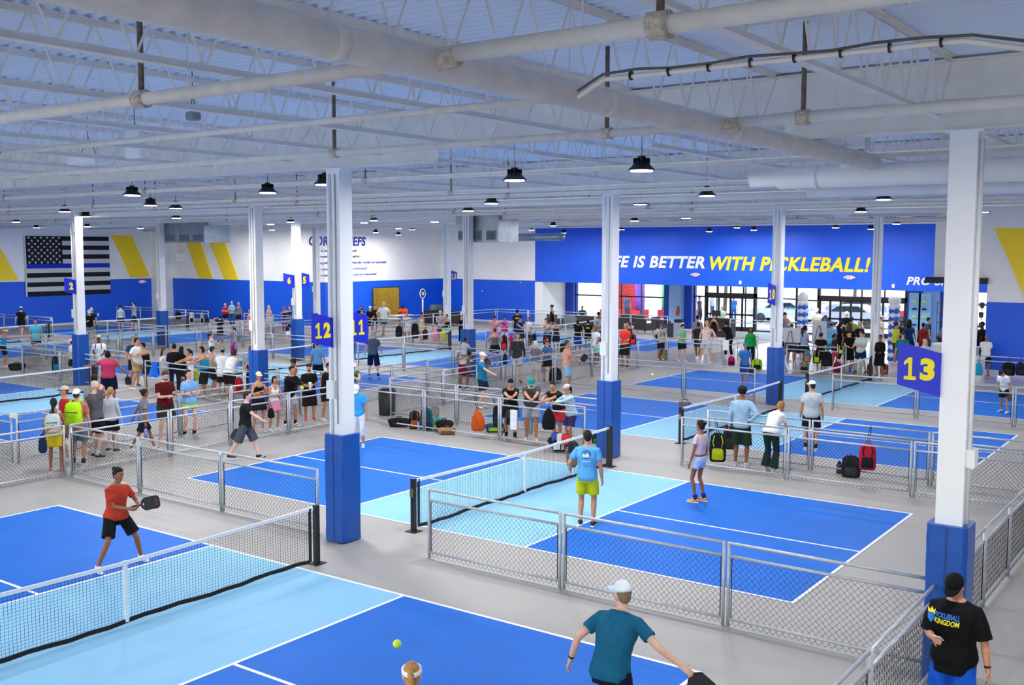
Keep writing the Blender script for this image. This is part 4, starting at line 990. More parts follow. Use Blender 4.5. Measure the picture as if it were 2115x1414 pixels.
P('woman in a light blue shirt and lime shorts with crossed arms', 387, 763, None, 25, 'cross', 'tee:7fb0e4', 'short:a8dc6c', 'lpony:2a1c14', 'A', f=1, shoes='9fc0e0', socks='16161a', X=-10.7, w=1.14, watch=2)
P('big man in a raspberry shirt with arms spread, seen from behind', 226, 724, 832, 172, 'reachB', 'tee:c23a58', 'lshorts:14172a', 'bob:0f0d0c', 'C', w=1.28, shoes='22222a', key='rasp')
P('woman in a cream cap and white shirt holding a cup left of the pillar', 150, 700, 783, -80, 'hold', 'tee:f0f0ee', 'shorts:1a1a1c', 'bob:2a1c14', 'A', f=1, hat='cap:e0d2b8')
P('man in a tan backwards cap and white shirt wearing a backpack', 204, 692, None, -10, 'hold', 'tee:f2f3f5', 'shorts:6fa8cc', 'short:1c1512', 'D', hat='capback:d8b890', Y=5.05, key='backpack')
P('bearded man in a navy shirt behind the man in white', 270, 694, 797, 20, 'stand', 'tee:1f4468', 'shorts:2a1c2c', 'short:6a6058', 'B', beard='6a6058', shoes='2c4a66', fx=278)
P('man in a white shirt and tan shorts standing with legs apart', 285, 697, 802, 50, 'ready', 'tee:f2f3f5', 'shorts:b0976c', 'short:1c1512', 'B', lean=0, crouch=.05, hand=[(-.32, .05, .86), (.30, .12, .90)], w=1.08, key='tan')
P('man in a black tank top leaning on the end of a rail', 297, 707, None, -70, 'rail', 'tank:17181a', 'shorts:1c2a2a', 'short:0f0d0c', 'B', Y=4.8, lean=14, back=.1)
# crowd on the rail
CR = 'spectators along the middle left rails'
P('woman with long brown hair in a white shirt among the rail crowd', 336, 720, None, 60, 'stand', 'tee:eeeeec', 'shorts:dcdcd8', 'long:4a3222', 'A', f=1, Y=5.0, group=CR)
P('man in a loose black shirt and black trousers with his back turned at the rail', 359, 709, None, 175, 'hold', 'baggy:111114', 'pants:16161a', 'short:0f0d0c', 'B', Y=5.0, group=CR)
P('black haired person mostly behind the man in the loose black shirt', 374, 715, None, 140, 'stand', 'tee:141418', 'shorts:141418', 'long:0f0d0c', 'B', Y=5.4, f=1, group=CR)
P('woman in a white tank top with dark hair tied up at the rail', 389, 720, None, -60, 'rail', 'tank:f0f0ee', 'shorts:f0f0ee', 'pony:1c1512', 'B', f=1, Y=4.85, lean=10, back=.1, group=CR)
P('man in a turquoise tank top with a dark headband at the rail', 417, 715, None, -60, 'rail', 'tank:1fa0b4', 'lshorts:16161a', 'bob:0f0d0c', 'B', Y=4.85, lean=12, back=.1, w=1.08, group=CR)
P('man in a camouflage backwards cap and grey tank top', 437, 715, None, 110, 'stand', 'tank:a8aca4', 'shorts:17181c', 'short:1c1512', 'B', hat='capback:3a4028', Y=5.4, w=1.1, group=CR)
P('man in a white shirt and grey cap seen from behind at the rail', 459, 716, None, 176, 'rail', 'baggy:e2e2de', 'shorts:17181c', 'short:1c1512', 'B', hat='capback:8a8c90', Y=4.95, lean=8, back=.05, hand=[(.02, .34, 1.1), (-.02, .36, 1.1)], group=CR)
P('woman in a white shirt and dark plum shorts leaning at the rail', 481, 720, None, 150, 'rail', 'tee:e6e6e3', 'shorts:2a1420', 'bob:3a2418', 'B', f=1, Y=4.95, w=1.15, group=CR)
P('person in a blue grey shirt half hidden by the padded pillar', 518, 714, None, 170, 'stand', 'tee:7390ac', 'shorts:2a2c34', 'short:5a3c28', 'A', Y=5.3)
P('woman with bare arms sitting against the padded pillar', 517, 727, None, -50, 'cross', 'tank:1a1a1e', 'shorts:1a1a1e', 'bun:1c1512', 'B', f=1, Y=4.9)
# row on the corridor rail
P('woman in a cream cap and black sports top with crossed arms at the rail', 530, 767, 892, 25, 'cross', 'bra:141416', 'skirt:121214', 'bun:1c1512', 'B', hat='cap:e6dcc6', f=1, shoes='e9e6e2', fx=534, lean=8, watch=1)
P('woman in a white tank top and pink shorts beside the one in the cream cap', 560, 776, 889, 30, 'cross', 'tank:f4f4f6', 'skirt:e88aa4:f0a0b8', 'bob:0f0d0c', 'B', f=1, fx=566, lean=8, w=1.04)
P('man in a black long sleeved shirt holding a ball over the rail', 615, 755, 880, 40, 'rail', 'long:121318', 'shorts:b4b8be', 'short:0f0d0c', 'B', socks='141416', fx=604, lean=14, back=.12, hand=[(.02, .46, 1.12), (-.16, .46, 1.10)], key='ballman')
P('smiling man in a black shirt and long black shorts with red shoes', 637, 751, None, 5, 'hold', 'tee:111114', 'lshorts:101013', 'short:0f0d0c', 'B', hat='capback:2c2a20', shoes='d8222c', X=-10.15, beard='0f0d0c', hand=[(-.08, .24, 1.14), (.12, .26, 1.1)], w=1.06, key='cupman')
P('man in a dark brown shirt with a necklace leaning left of the near pillar', 679, 748, 868, 50, 'rail', 'tee:1f1715', 'shorts:15151a', 'short:0f0d0c', 'B', lean=14, back=.1, hand=[(.0, .42, 1.1), (-.05, .44, 1.1)])
P('man in a white cap and green polo shirt leaning right of the near pillar', 728, 747, None, 20, 'rail', 'polo:4a7a56', 'shorts:3a4a3e', 'short:2a1c14', 'A', hat='cap:f0f0f0', X=-9.6)
P('woman with a dark bun reading a white paper behind the rail crowd', 608, 741, None, -75, 'phone', 'tank:e8e8ea', 'shorts:1c1c22', 'bun:0f0d0c', 'C', f=1, X=-12.3)
P('man in a sky blue shirt seen from behind under sign 12', 657, 703, 798, 172, 'stand', 'tee:66a2d2', 'shorts:14172a', 'short:3a2418', 'B', watch=1)
# middle players
P('grey haired player in a slate polo and navy shorts seen from behind', 771, 683, 780, 160, 'walk', 'polo:4c606e', 'lshorts:101c44', 'short:a8aaac', 'A', shoes='e0e2e4', socks='15161a', foot=[(-.2, .12, 0), (.24, -.1, 0)], w=1.04, key='slate')
P('man in a cream tank top and red shorts carrying a small child', 953, 707, 806, 15, 'hold', 'tank:e3dccc', 'shorts:7c1a20', 'short:1c1512', 'C', hat='cap:f0eeee', socks='15161a', fx=958, hand=[(-.10, .28, 1.12), (.16, .26, 1.2)], key='dad')
P('man in a teal patterned shirt with an outstretched hand and a paddle on his shoulder', 1004, 727, 843, 65, 'reach', 'tee:1f7ca4', 'shorts:182a3a', 'buzz:c8b098', 'A', hat='cap:f4f4f4', fx=996, hand=[(-.02, .28, 1.30), (.24, .62, 1.04)], watch=1, w=1.06, key='tealreach')
P('woman in a black and white patterned vest with hands on her hips', 1022, 677, 755, 172, 'hips', 'tank:8a8a86:26262a', 'skirt:17171a', 'bun:4a4038', 'B', f=1, w=1.18, shoes='e8e8e8')
P('long haired bearded man in a charcoal long sleeved shirt with a backpack', 1068, 686, 790, 5, 'walk', 'long:3c3e40', 'shorts:b9bcc0', 'curly:8a6a48', 'A', beard='7a5a3c', shoes='2a2420', key='curly')
P('white haired woman in a grey top and white shorts seen from behind', 1106, 703, 793, 160, 'stand', 'tee:767c88', 'shorts:e6e6e4', 'bob:e6e6e8', 'A', f=1)
P('woman in a black visor and blue patterned shirt with crossed arms', 1130, 701, 787, 15, 'cross', 'tee:4a7aa8', 'skirt:17171c', 'bob:c09a5c', 'A', hat='visor:17171a', f=1, w=1.1, shoes='15151a')
P('man in a peach shirt and light blue shorts holding a black paddle', 1177, 702, 812, 80, 'hold', 'tee:eeaa8c', 'shorts:8cc4dc', 'short:4a4440', 'B', fx=1170, hand=[(-.05, .42, 1.04), (.12, .46, 1.06)], key='peach')
# four at the rail
P('man in a black shirt and backwards cap, first of four leaning on the rail', 1055, 782, None, 0, 'rail', 'tee:131315', 'shorts:1c1e22', 'short:0f0d0c', 'B', hat='capback:141416', shoes='16181a', fx=1059, w=1.1, watch=1, socks='15151a', Y=4.72, key='four1')
P('man in a teal cap and grey shirt, second of four leaning on the rail', 1098, 779, None, 0, 'rail', 'tee:474a4c', 'shorts:b2b5ba', 'short:3a2418', 'B', hat='cap:1a8c8c', Y=4.74, beard='4a3222', w=1.12, look=(25, 0), watch=1, key='four2')
P('man in a black printed shirt and red shorts, third of four at the rail', 1143, 787, None, -35, 'rail', 'tee:1d1f23', 'shorts:e8363c', 'short:0f0d0c', 'B', Y=4.76, look=(0, 20), key='four3')
P('woman in a pale blue long sleeved shirt and striped cap, last of four', 1173, 793, None, -50, 'rail', 'long:bcd8e2', 'shorts:2c2658:4a3a78', 'pony:0f0d0c', 'B', hat='cap:d9d5cc:e88a88', f=1, Y=4.72, lean=16, back=.14, hand=[(.05, .42, 1.08), (-.05, .44, 1.1)])
# right middle
P('person with short dark curls in a light blue long sleeved shirt, hand on hip', 1541, 798, 962, 172, 'hipR', 'long:9cc0d8', 'lshorts:1c3a22', 'afro:140f0d', 'C', shoes='c6dcea', fx=1530, key='afro')
P('woman in a white shirt and dark green flared trousers bending over the bags', 1602, 832, 973, 148, 'bend', 'tee:f3f3f3', 'flare:12302f', 'bob:9a6a3c', 'A', f=1, fx=1590, lean=40, shoes='e6e6e6', look=(20, 0), w=1.12)
P('man in a pale grey shirt and white cap standing on the court at right', 1684, 786, 930, 178, 'stand', 'tee:b6c1c8', 'shorts:17181b', 'buzz:1c1512', 'B', hat='cap:f7f7f7', shoes='e0e0e0', socks='15151a', fx=1674, look=(0, 45), w=1.1, key='greycap')
P('player in a blue cap and blue shirt walking on the back right court', 1537, 707, 798, 5, 'walk', 'tee:3f78b4', 'shorts:1e4a80', 'short:1c1512', 'B', hat='cap:2a78d0', shoes='2a7ad0', fx=1537, foot=[(-.06, .12, 0), (.05, -.12, .04)], key='bluehat')
P('player in a white shirt and navy cap stooping at the right edge', 2092, 762, 852, -30, 'lookdown', 'tee:e9ebef', 'shorts:15161a', 'short:1c1512', 'B', hat='cap:1a2a50', fx=2074, lean=24, foot=[(-.25, .25, 0), (.2, -.1, 0)], key='stoop')
# players far left
P('man in a black shirt and pale cap walking off on the far left court', 45, 633, 697, 165, 'walk', 'tee:141417', 'shorts:141417', 'short:1c1512', 'A', hat='cap:c9ccd4', shoes='e0ece0', w=1.1)
P('man in an aqua shirt and black shorts facing the viewer at far left', 76, 658, 738, 0, 'stand', 'tee:4fb6d6', 'shorts:1a1a20', 'short:2a1c14', 'B', w=1.05)
P('woman in a turquoise tank top and visor leaning on the far left rail', 14, 679, 759, 95, 'rail', 'tank:1f94c8', 'shorts:17171c', 'pony:a8824c', 'B', hat='visor:f0f0f0', f=1, lean=12, back=.12)
P('man in a white cap and black shirt with grey shorts by the far court', 186, 640, 708, 0, 'phoneR', 'tee:131316', 'shorts:6a8894', 'short:1c1512', 'A', hat='cap:e6dee2', w=1.1)
P('blond person in black just behind the man in the white cap', 191, 635, 701, 10, 'stand', 'tee:17171c', 'shorts:17171c', 'bob:d9c69c', 'A', f=1, w=1.1)
P('woman in a light grey shirt and navy shorts walking away at the far court', 250, 629, 684, 175, 'stand', 'tee:a6b4c2', 'shorts:18203c', 'bun:2a1814', 'A', f=1, w=1.1)
P('young man in a grey shirt raising a ball at the far court', 278, 622, 684, -80, 'headhand', 'tee:8c929c', 'shorts:16203a', 'short:1c1512', 'B', hand=[(-.1, .45, 1.45), (.25, .05, .85)], foot=[(-.2, .25, 0), (.2, -.25, 0)])
P('boy in black with a hand on his head on the far court', 455, 651, 707, 175, 'headhand', 'tee:141417', 'lshorts:141417', 'short:1c1512', 'A', shoes='a8503c', socks='15151a')
P('woman in a white tank top and grey visor holding a ball', 436, 684, None, 85, 'reach', 'tank:d6e8f2', 'shorts:e0e8f0', 'pony:1c1512', 'B', hat='visor:8a94a4', f=1, hgt=1.66)
P('woman in a grey shirt, blue visor and magenta leggings shaking hands', 483, 674, 741, -90, 'reach', 'tee:7e8490', 'legs:c4188c', 'pony:1c1512', 'B', hat='visor:3c8ce0', f=1, foot=[(-.1, .1, 0), (.1, -.25, .08)])
P('woman in a red shirt and black shorts, first of three at the blue wall', 466, 626, 672, -10, 'cross', 'tee:cf1f28', 'shorts:17171c', 'bob:c9c5c0', 'A', f=1, w=1.12, hat=None)
P('woman in a sage shirt and jeans, tallest of three at the blue wall', 480, 621, 673, -25, 'cross', 'long:8cb0b0', 'pants:2c5078', 'bob:9a9488', 'A', f=1, w=1.18)
P('woman in a grey shirt and black shorts, last of three at the blue wall', 494, 624, 676, -40, 'stand', 'tee:70787e', 'shorts:17171c', 'bob:a8a49c', 'B', f=1, w=1.15)
P('girl in a pink skirt left of the slim pillar', 518, 637, 700, -50, 'hold', 'bra:d88a94', 'skirt:e88ac0', 'pony:5a3424', 'A', f=1)
P('woman with long pale hair in a pink tank top and white shorts', 556, 630, 683, -20, 'hold', 'tank:efa0b4', 'shorts:e6e0e0', 'long:d9cbb0', 'A', f=1)
P('woman in a pink cap and black vest leaning on the far rail', 588, 633, 686, -25, 'rail', 'tank:17171c', 'legs:8a2860', 'bun:1c1512', 'B', hat='cap:d94a8c', f=1, lean=10, back=.1)
P('bearded man in a navy shirt leaning on the far rail left of sign 5', 599, 630, 682, -25, 'rail', 'tee:1c4a84', 'shorts:17171c', 'short:1c1512', 'A', lean=12, back=.1)
P('woman in a white cap and purple top bending beside the padded pillar', 596, 659, 713, 40, 'bend', 'tee:2a2028', 'skirt:f0f0f4', 'short:1c1512', 'A', hat='cap:f0f0f0', f=1, lean=35)
P('man in a white shirt seated at the table right of sign 5', 625, 638, None, -30, 'sit', 'tee:dfe6ee', 'shorts:2a2c34', 'short:2a1c14', 'B', pos=(-31.6, 24.6, 0), hgt=1.25)
# gold curtain group
P('man in a blue shirt and dark cap leaning left of the gold curtain', 741, 636, 697, 20, 'rail', 'tee:2472cc', 'shorts:e6e0d6', 'short:1c1512', 'A', hat='cap:3c3a38', lean=12, back=.1, fx=748)
P('man in a black shirt behind the one in the dark cap', 746, 631, None, -20, 'stand', 'tee:17171c', 'shorts:17171c', 'short:1c1512', 'B', Y=26.4)
P('man in a white cap and black polo shirt holding a white bag', 765, 632, 693, -5, 'hold', 'polo:15151a', 'shorts:17171c', 'short:8a8078', 'A', hat='cap:f0f0f0', w=1.1, key='polo')
P('person in black with a raised hand in front of the gold curtain', 773, 629, None, 10, 'headhand', 'tee:15151a', 'shorts:17171c', 'short:1c1512', 'B', Y=27.2)
P('bald man in a white polo and teal shorts standing cross legged', 793, 623, 694, 15, 'hips', 'polo:f2f3f5', 'shorts:1c6484', 'bald:c9b5a8', 'A', shoes='2a2c30', foot=[(.10, .08, 0), (-.02, -.02, 0)], w=1.08)
P('man in an orange shirt bending over the table right of the curtain', 833, 628, None, -10, 'sit', 'tee:e0501e', 'shorts:17171c', 'short:0f0d0c', 'D', pos=(-33.0, 33.4, 0), hgt=1.32, head=(45, 0), w=1.15)
P('bald man in a white shirt and white shorts leaning on the rail', 841, 645, 706, -15, 'rail', 'tee:f0f1f3', 'shorts:e6e6e8', 'bald:b5947c', 'B', lean=16, back=.14)
P('woman in a cream dress looking at her phone', 872, 645, 707, -45, 'phone', 'dress:ecdcA8'.replace('A8', 'a8'), 'skirt:ecdca8', 'bun:0f0d0c', 'B', f=1)
P('man in a grey shirt and pale cap beside the woman in the black vest', 910, 641, 709, -20, 'rail', 'tee:a9b2bc', 'shorts:4a4c54', 'short:2a1c14', 'A', hat='capback:dcdcdc', lean=14, back=.12)
P('woman in a black vest and mint skirt leaning by the slim pillar', 923, 649, 711, -25, 'rail', 'tank:17171c', 'skirt:9cd0c4', 'bun:2a1c14', 'B', f=1, lean=10, back=.1)
P('woman with long auburn hair in black shirt and trousers', 953, 651, 708, 20, 'cross', 'tee:17171c', 'pants:141417', 'long:6a3020', 'A', f=1)
P('man in a pink polo shirt and dark cap leaning on the back rail', 1021, 651, None, 0, 'rail', 'polo:e6a0b4', 'shorts:e08aa4', 'short:1c1512', 'B', hat='cap:3a3438', Y=23.75, w=1.1)
P('woman in a bright magenta shirt leaning on the back rail', 1042, 653, None, 0, 'rail', 'tee:dc1fae', 'pants:e8d8e0', 'bun:1c1512', 'B', f=1, Y=23.75)
P('man in a navy shirt and cap leaning on the back rail', 1075, 651, None, 10, 'rail', 'tee:123a74', 'shorts:17203a', 'short:1c1512', 'B', hat='cap:1c2a4a', Y=23.75, w=1.12)
P('person in a black shirt with yellow print seen over the navy cap', 1068, 639, None, 170, 'stand', 'tee:15151a', 'shorts:17171c', 'short:0f0d0c', 'B', Y=27.5)
P('grey haired man in a white shirt and black shorts at the back rail', 1092, 654, 719, -60, 'stand', 'tee:edeff0', 'shorts:17171c', 'short:6a6864', 'B')
P('woman in a grey blue tank top leaning with clasped hands', 1128, 657, None, -15, 'rail', 'tank:8ca6bc', 'pants:1a1a22', 'bun:5a3c28', 'A', f=1, Y=23.75, w=1.12)
P('woman in a black vest walking in front of the blue column', 1141, 629, 692, -75, 'walk', 'tank:15151a', 'short:15151a', 'bun:0f0d0c', 'B', f=1)
P('woman in a black floral outfit leaning on the back rail', 1148, 664, 726, -15, 'rail', 'tank:1c1c20:3a3a3c', 'shorts:17171c:3a3a3c', 'bun:1c1512', 'B', f=1, w=1.15, lean=12, back=.1)
P('man in a black shirt and blue shorts reaching one arm high', 1193, 661, 728, 170, 'wave', 'tee:131316', 'lshorts:1c3ca8', 'short:0f0d0c', 'C')
P('person in a black shirt with yellow print on the back', 1214, 660, 724, 175, 'hold', 'tee:131316', 'shorts:17171c', 'short:0f0d0c', 'B')
P('tall bearded man in a grey hooded top and black cap', 1236, 644, 724, -10, 'rail', 'long:a4aab2', 'pants:2a2c34', 'short:1c1512', 'C', hat='cap:1a1a1e', w=1.1, lean=14, back=.12, beard='1c1512')
P('man in a white shirt and mint shorts with a hand on his hip', 1231, 671, None, 130, 'hipR', 'tee:e9ebee', 'shorts:88d2c4', 'short:8a6a44', 'C', X=-10.65, key='mint')
P('man in a red shirt carrying a bag on his shoulder', 1291, 667, 756, -25, 'hold', 'tee:f03c38', 'lshorts:17171c', 'buzz:8a7468', 'B', shoes='1c1c20', w=1.08, key='red')
P('dark haired person just behind the man in the red shirt', 1299, 664, None, -60, 'stand', 'tee:2a2c30', 'shorts:3a3c40', 'short:3a2c28', 'B', hgt=1.75)
P('man in a grey cap and beige shirt with a bag by the white floor', 1370, 668, 744, 35, 'hipR', 'tee:c4bdb2', 'shorts:15151a', 'short:1c1512', 'B', hat='cap:5a6470', fx=1364, key='beige')
P('man in a light green shirt and black shorts looking down', 1407, 669, 746, 40, 'hold', 'tee:86c494', 'shorts:15151a', 'short:2a1c14', 'A', head=(25, 0), foot=[(-.1, .15, 0), (.08, -.1, 0)])
P('man in a charcoal shirt seen from behind beside the white jersey', 1441, 666, 741, 175, 'walk', 'tee:2c2e34', 'shorts:3a4250', 'short:0f0d0c', 'C', w=1.05)
P('person in a grey shirt behind the man in charcoal', 1441, 651, None, 160, 'stand', 'tee:8a8e98', 'shorts:2a2c34', 'bun:1c1512', 'B', hgt=1.78)
P('blond man in a white jersey with red print reaching out', 1459, 661, 749, -15, 'reach', 'tank:f0f0f0:e0a0a0', 'shorts:dcdce0', 'short:c08a50', 'A', foot=[(-.2, .05, 0), (.3, -.1, 0)], hand=[(-.45, .25, 1.0), (.24, .2, .95)], w=1.08)
P('woman in a black dress walking toward the reception counter', 1474, 650, 706, -30, 'walk', 'dress:141417', 'skirt:141417', 'bun:1c1512', 'B', f=1)
P('bald man in a mint shirt behind the reception counter', 1490, 631, None, -20, 'hold', 'polo:b4dccc', 'pants:2a2c34', 'bald:c9a088', 'A', Y=38.0)
P('person in a black shirt with yellow letters leaning forward at the ramp', 1499, 663, None, -140, 'rail', 'tee:131316', 'pants:17171c', 'bun:1c1512', 'B', Y=27.5)
P('girl in a bright green hooded top near the ramp', 1550, 675, None, 5, 'stand', 'long:18a044', 'pants:1a1c24', 'long:1c1512', 'C', f=1, Y=24.6, w=1.1)
# entrance crowd
EC = 'people gathered by the entrance doors'
P('brown haired man above the left grey board', 1616, 638, None, 30, 'stand', 'tee:b08a3c', 'shorts:2a2c34', 'short:4a3020', 'B', hgt=1.8, group=EC)
P('man in a black cap above the left grey board', 1621, 645, None, 60, 'stand', 'tee:707274', 'shorts:2a2c34', 'short:1c1512', 'B', hat='cap:1a1a1e', hgt=1.78, group=EC)
P('man in a grey cap and blue shirt beside the left grey board', 1625, 658, None, 60, 'stand', 'tee:3c7cc0', 'shorts:2a2c34', 'short:8a8478', 'B', hat='cap:b0a89c', Y=27, group=EC)
P('person in a navy cap just above the left grey board', 1634, 669, None, 20, 'stand', 'tee:4a86c8', 'shorts:2a2c34', 'short:1c1512', 'B', hat='cap:2a3a58', Y=25.8, group=EC)
P('woman with brown hair left of the padded pillar near the doors', 1607, 672, None, -60, 'hold', 'tee:dadada', 'shorts:1a1a1e', 'long:7a5a30', 'B', Y=24.6, f=1, group=EC)
P('person in black and white walking beside the padded pillar', 1613, 690, 775, -120, 'walk', 'tee:17171c', 'pants:e6e6ea', 'bob:8a6a48', 'B', f=1, group=EC)
P('white haired man in a black shirt and shorts by the grey board', 1648, 671, 748, 15, 'hold', 'tee:131316', 'lshorts:15151a', 'short:e0dedc', 'A', beard='dcdcda', w=1.08)
P('woman in a lavender shirt with dark hair tied back', 1662, 672, None, 130, 'hold', 'tee:b4bce0', 'skirt:1a1a26', 'lpony:1c1512', 'C', f=1, Y=25.5)
P('man in a white polo and white cap looking at a phone', 1688, 636, None, -10, 'phone', 'polo:f0f0ee', 'pants:8a8478', 'short:4a3020', 'B', hat='cap:f4f4f4', hgt=1.85, w=1.1, group=EC)
P('man in a bright blue shirt behind the right grey board', 1705, 651, None, 10, 'stand', 'tee:1c62c8', 'pants:2a2c34', 'short:1c1512', 'C', hat='cap:24407c', hgt=1.75, group=EC)
P('man in a sky blue shirt and olive cap seen from behind', 1717, 663, None, 172, 'hold', 'tee:7cc0e6', 'shorts:2a9ab4', 'short:1c1512', 'B', hat='capback:7c9068', hgt=1.83, w=1.2, group=EC)
P('man in a navy cap and black shirt looking at his phone at the bag fence', 1696, 687, None, -10, 'phone', 'tee:131316', 'shorts:17171c', 'short:1c1512', 'A', hat='cap:1c2c58', Y=23.6, w=1.08)
P('woman in a dark shirt and pink shorts at the bag fence', 1722, 689, 759, 60, 'hold', 'tee:3c3a40', 'shorts:e04a7c', 'pony:2a1814', 'C', f=1)
P('woman with long black hair in black near the doors', 1734, 664, None, 110, 'phone', 'tee:131316', 'pants:17171c', 'long:0f0d0c', 'A', f=1, Y=28.6, group=EC)
P('man in a white cap and black shirt standing before the doors', 1749, 643, None, 0, 'hold', 'tee:131316', 'pants:17171c', 'short:1c1512', 'A', hat='cap:f0f0f0', hgt=1.82, group=EC)
P('heavy man in an olive shirt and cap seen from behind', 1759, 654, None, 170, 'hold', 'tee:78883c', 'shorts:2a2c34', 'short:1c1512', 'C', hat='capback:3c4430', hgt=1.8, w=1.35, group=EC)
P('woman in a black shirt with yellow letters by the doors', 1754, 666, None, 172, 'stand', 'tee:131316', 'pants:17171c', 'long:4a3020', 'B', f=1, Y=26, group=EC)
P('woman with long fair hair and glasses in a black shirt', 1776, 664, None, -10, 'hold', 'tee:131316', 'pants:17171c', 'long:b08c54', 'A', f=1, hgt=1.72, group=EC)
P('teenager in black looking down at the end of the bag fence', 1752, 683, 765, 10, 'hold', 'tee:131316', 'lshorts:15151a', 'short:0f0d0c', 'A', head=(25, 0))
P('man in a mint shirt and navy shorts with crossed arms', 1777, 683, 770, -25, 'cross', 'tee:c4dcd4', 'shorts:16284a', 'short:5a4630', 'A', shoes='16181c', head=(20, 0), foot=[(-.22, .05, 0), (.22, 0, 0)], w=1.06)
P('woman in a black turtleneck and colourful waist wrap', 1816, 691, 778, -20, 'hold', 'long:131316', 'lshorts:131316', 'bun:1c1512', 'C', f=1, shoes='2a7a6a', key='wrap', w=1.06)
P('man in a white visor cap and pale shirt by the doors', 1820, 652, None, 80, 'phone', 'tee:e4dfd8', 'pants:d8d2c8', 'short:1c1512', 'B', hat='cap:ccd0e8', hgt=1.75, w=1.1, group=EC)
P('man in a green shirt and leopard print shorts facing the viewer', 1862, 686, 773, 0, 'stand', 'baggy:1c8258', 'shorts:8a7868:2c2420', 'short:4a3020', 'A', hat='cap:5a5048', w=1.2, socks='e6e6e6', shoes='c8a8a0')
P('man in a dark brown shirt beside the balloon column', 1857, 661, None, -20, 'phone', 'tee:2c2620', 'shorts:2a2c34', 'short:1c1512', 'B', hgt=1.75, group=EC)
P('person in a yellow top behind the man in dark brown', 1850, 664, None, 120, 'stand', 'tee:d0d838', 'shorts:2a2c34', 'bun:3a2418', 'B', f=1, Y=28.6, group=EC)
P('woman with long black hair in a navy dotted top seen from behind', 1877, 659, None, 160, 'stand', 'tee:1c3a6c', 'skirt:15203a', 'long:0f0d0c', 'C', f=1, Y=30, group=EC)
P('woman in a dark red outfit in front of the shop window', 1906, 666, None, 165, 'stand', 'tee:8a1624', 'pants:7a1420', 'bun:0f0d0c', 'D', f=1, Y=31.5, group=EC)
P('dark haired man in a deep teal shirt in the shop', 1916, 655, None, 100, 'stand', 'tee:1c4a5c', 'pants:2a3a44', 'short:1c1512', 'B', Y=34, group=EC)
P('person with curly blond hair above the number 13 sign', 1911, 700, None, 20, 'stand', 'tee:d0d0d4', 'shorts:3a3c44', 'curly:d8bc84', 'A', f=1, Y=24.6, group=EC)
P('man in grey leaning over the white shop counter', 1952, 666, None, 60, 'rail', 'tee:6c7078', 'pants:2a2c34', 'short:1c1512', 'B', Y=34.0, lean=45, group=EC)
P('bald man in a white printed shirt seen from behind at the right counter', 2034, 691, 776, 172, 'hold', 'tee:e6e8e4', 'shorts:15161a', 'bald:8a5a3c', 'C', shoes='c8482c', w=1.08)
P('person in black standing at the shop doorway', 2028, 664, None, -40, 'stand', 'tee:131316', 'pants:17171c', 'short:0f0d0c', 'D', Y=29.6, group=EC)
P('person in black leaning on the counter right of the big pillar', 2016, 669, None, 170, 'rail', 'tee:131316', 'pants:17171c', 'short:0f0d0c', 'C', Y=28.8, lean=25, group=EC)
P('man seated on the lounge sofa by the window', 1177, 640, None, 0, 'sit', 'tee:2c3c64', 'pants:2a2c34', 'buzz:8a7468', 'C', pos=(-23.6, 40.0, 0), hgt=1.28)
for k, (x, y, c1, c2, l) in enumerate([(-21.9, 50, '3a4660', '2a3248', 'person in a dark shirt seen outside through the left lounge window'), (-24.0, 46.5, '5a6c88', '3a4458', 'person in grey outside by the colourful inflatable'), (-20.2, 52, 'b8bcc8', '3c4a6c', 'person walking outside beyond the middle lounge pane'), (-17.2, 49, '2f6fc0', '24508c', 'person in blue outside the right lounge pane'), (-19.0, 47.5, '40454f', '30343c', 'person in dark clothes outside near the window seat')]):
    P(l, 1, None, None, 160 if k % 2 else 60, 'stand', 'tee:'+c1, 'pants:'+c2, 'short:2a1c14', 'B', pos=(x, y, 0), hgt=1.72)
P('small child in a grey shirt held by the man in red shorts', 1, None, None, 150, 'sit', 'tee:a8b0b8', 'shorts:2a2c34', 'short:1c1512', 'C', pos=(0, 0, 0), hgt=.85, lod=1, key='child')
_c = PEOPLE['child']['root']; _w = world('dad', (.05, .20, 1.0)); _c.location = (_w.x, _w.y, 1.0)
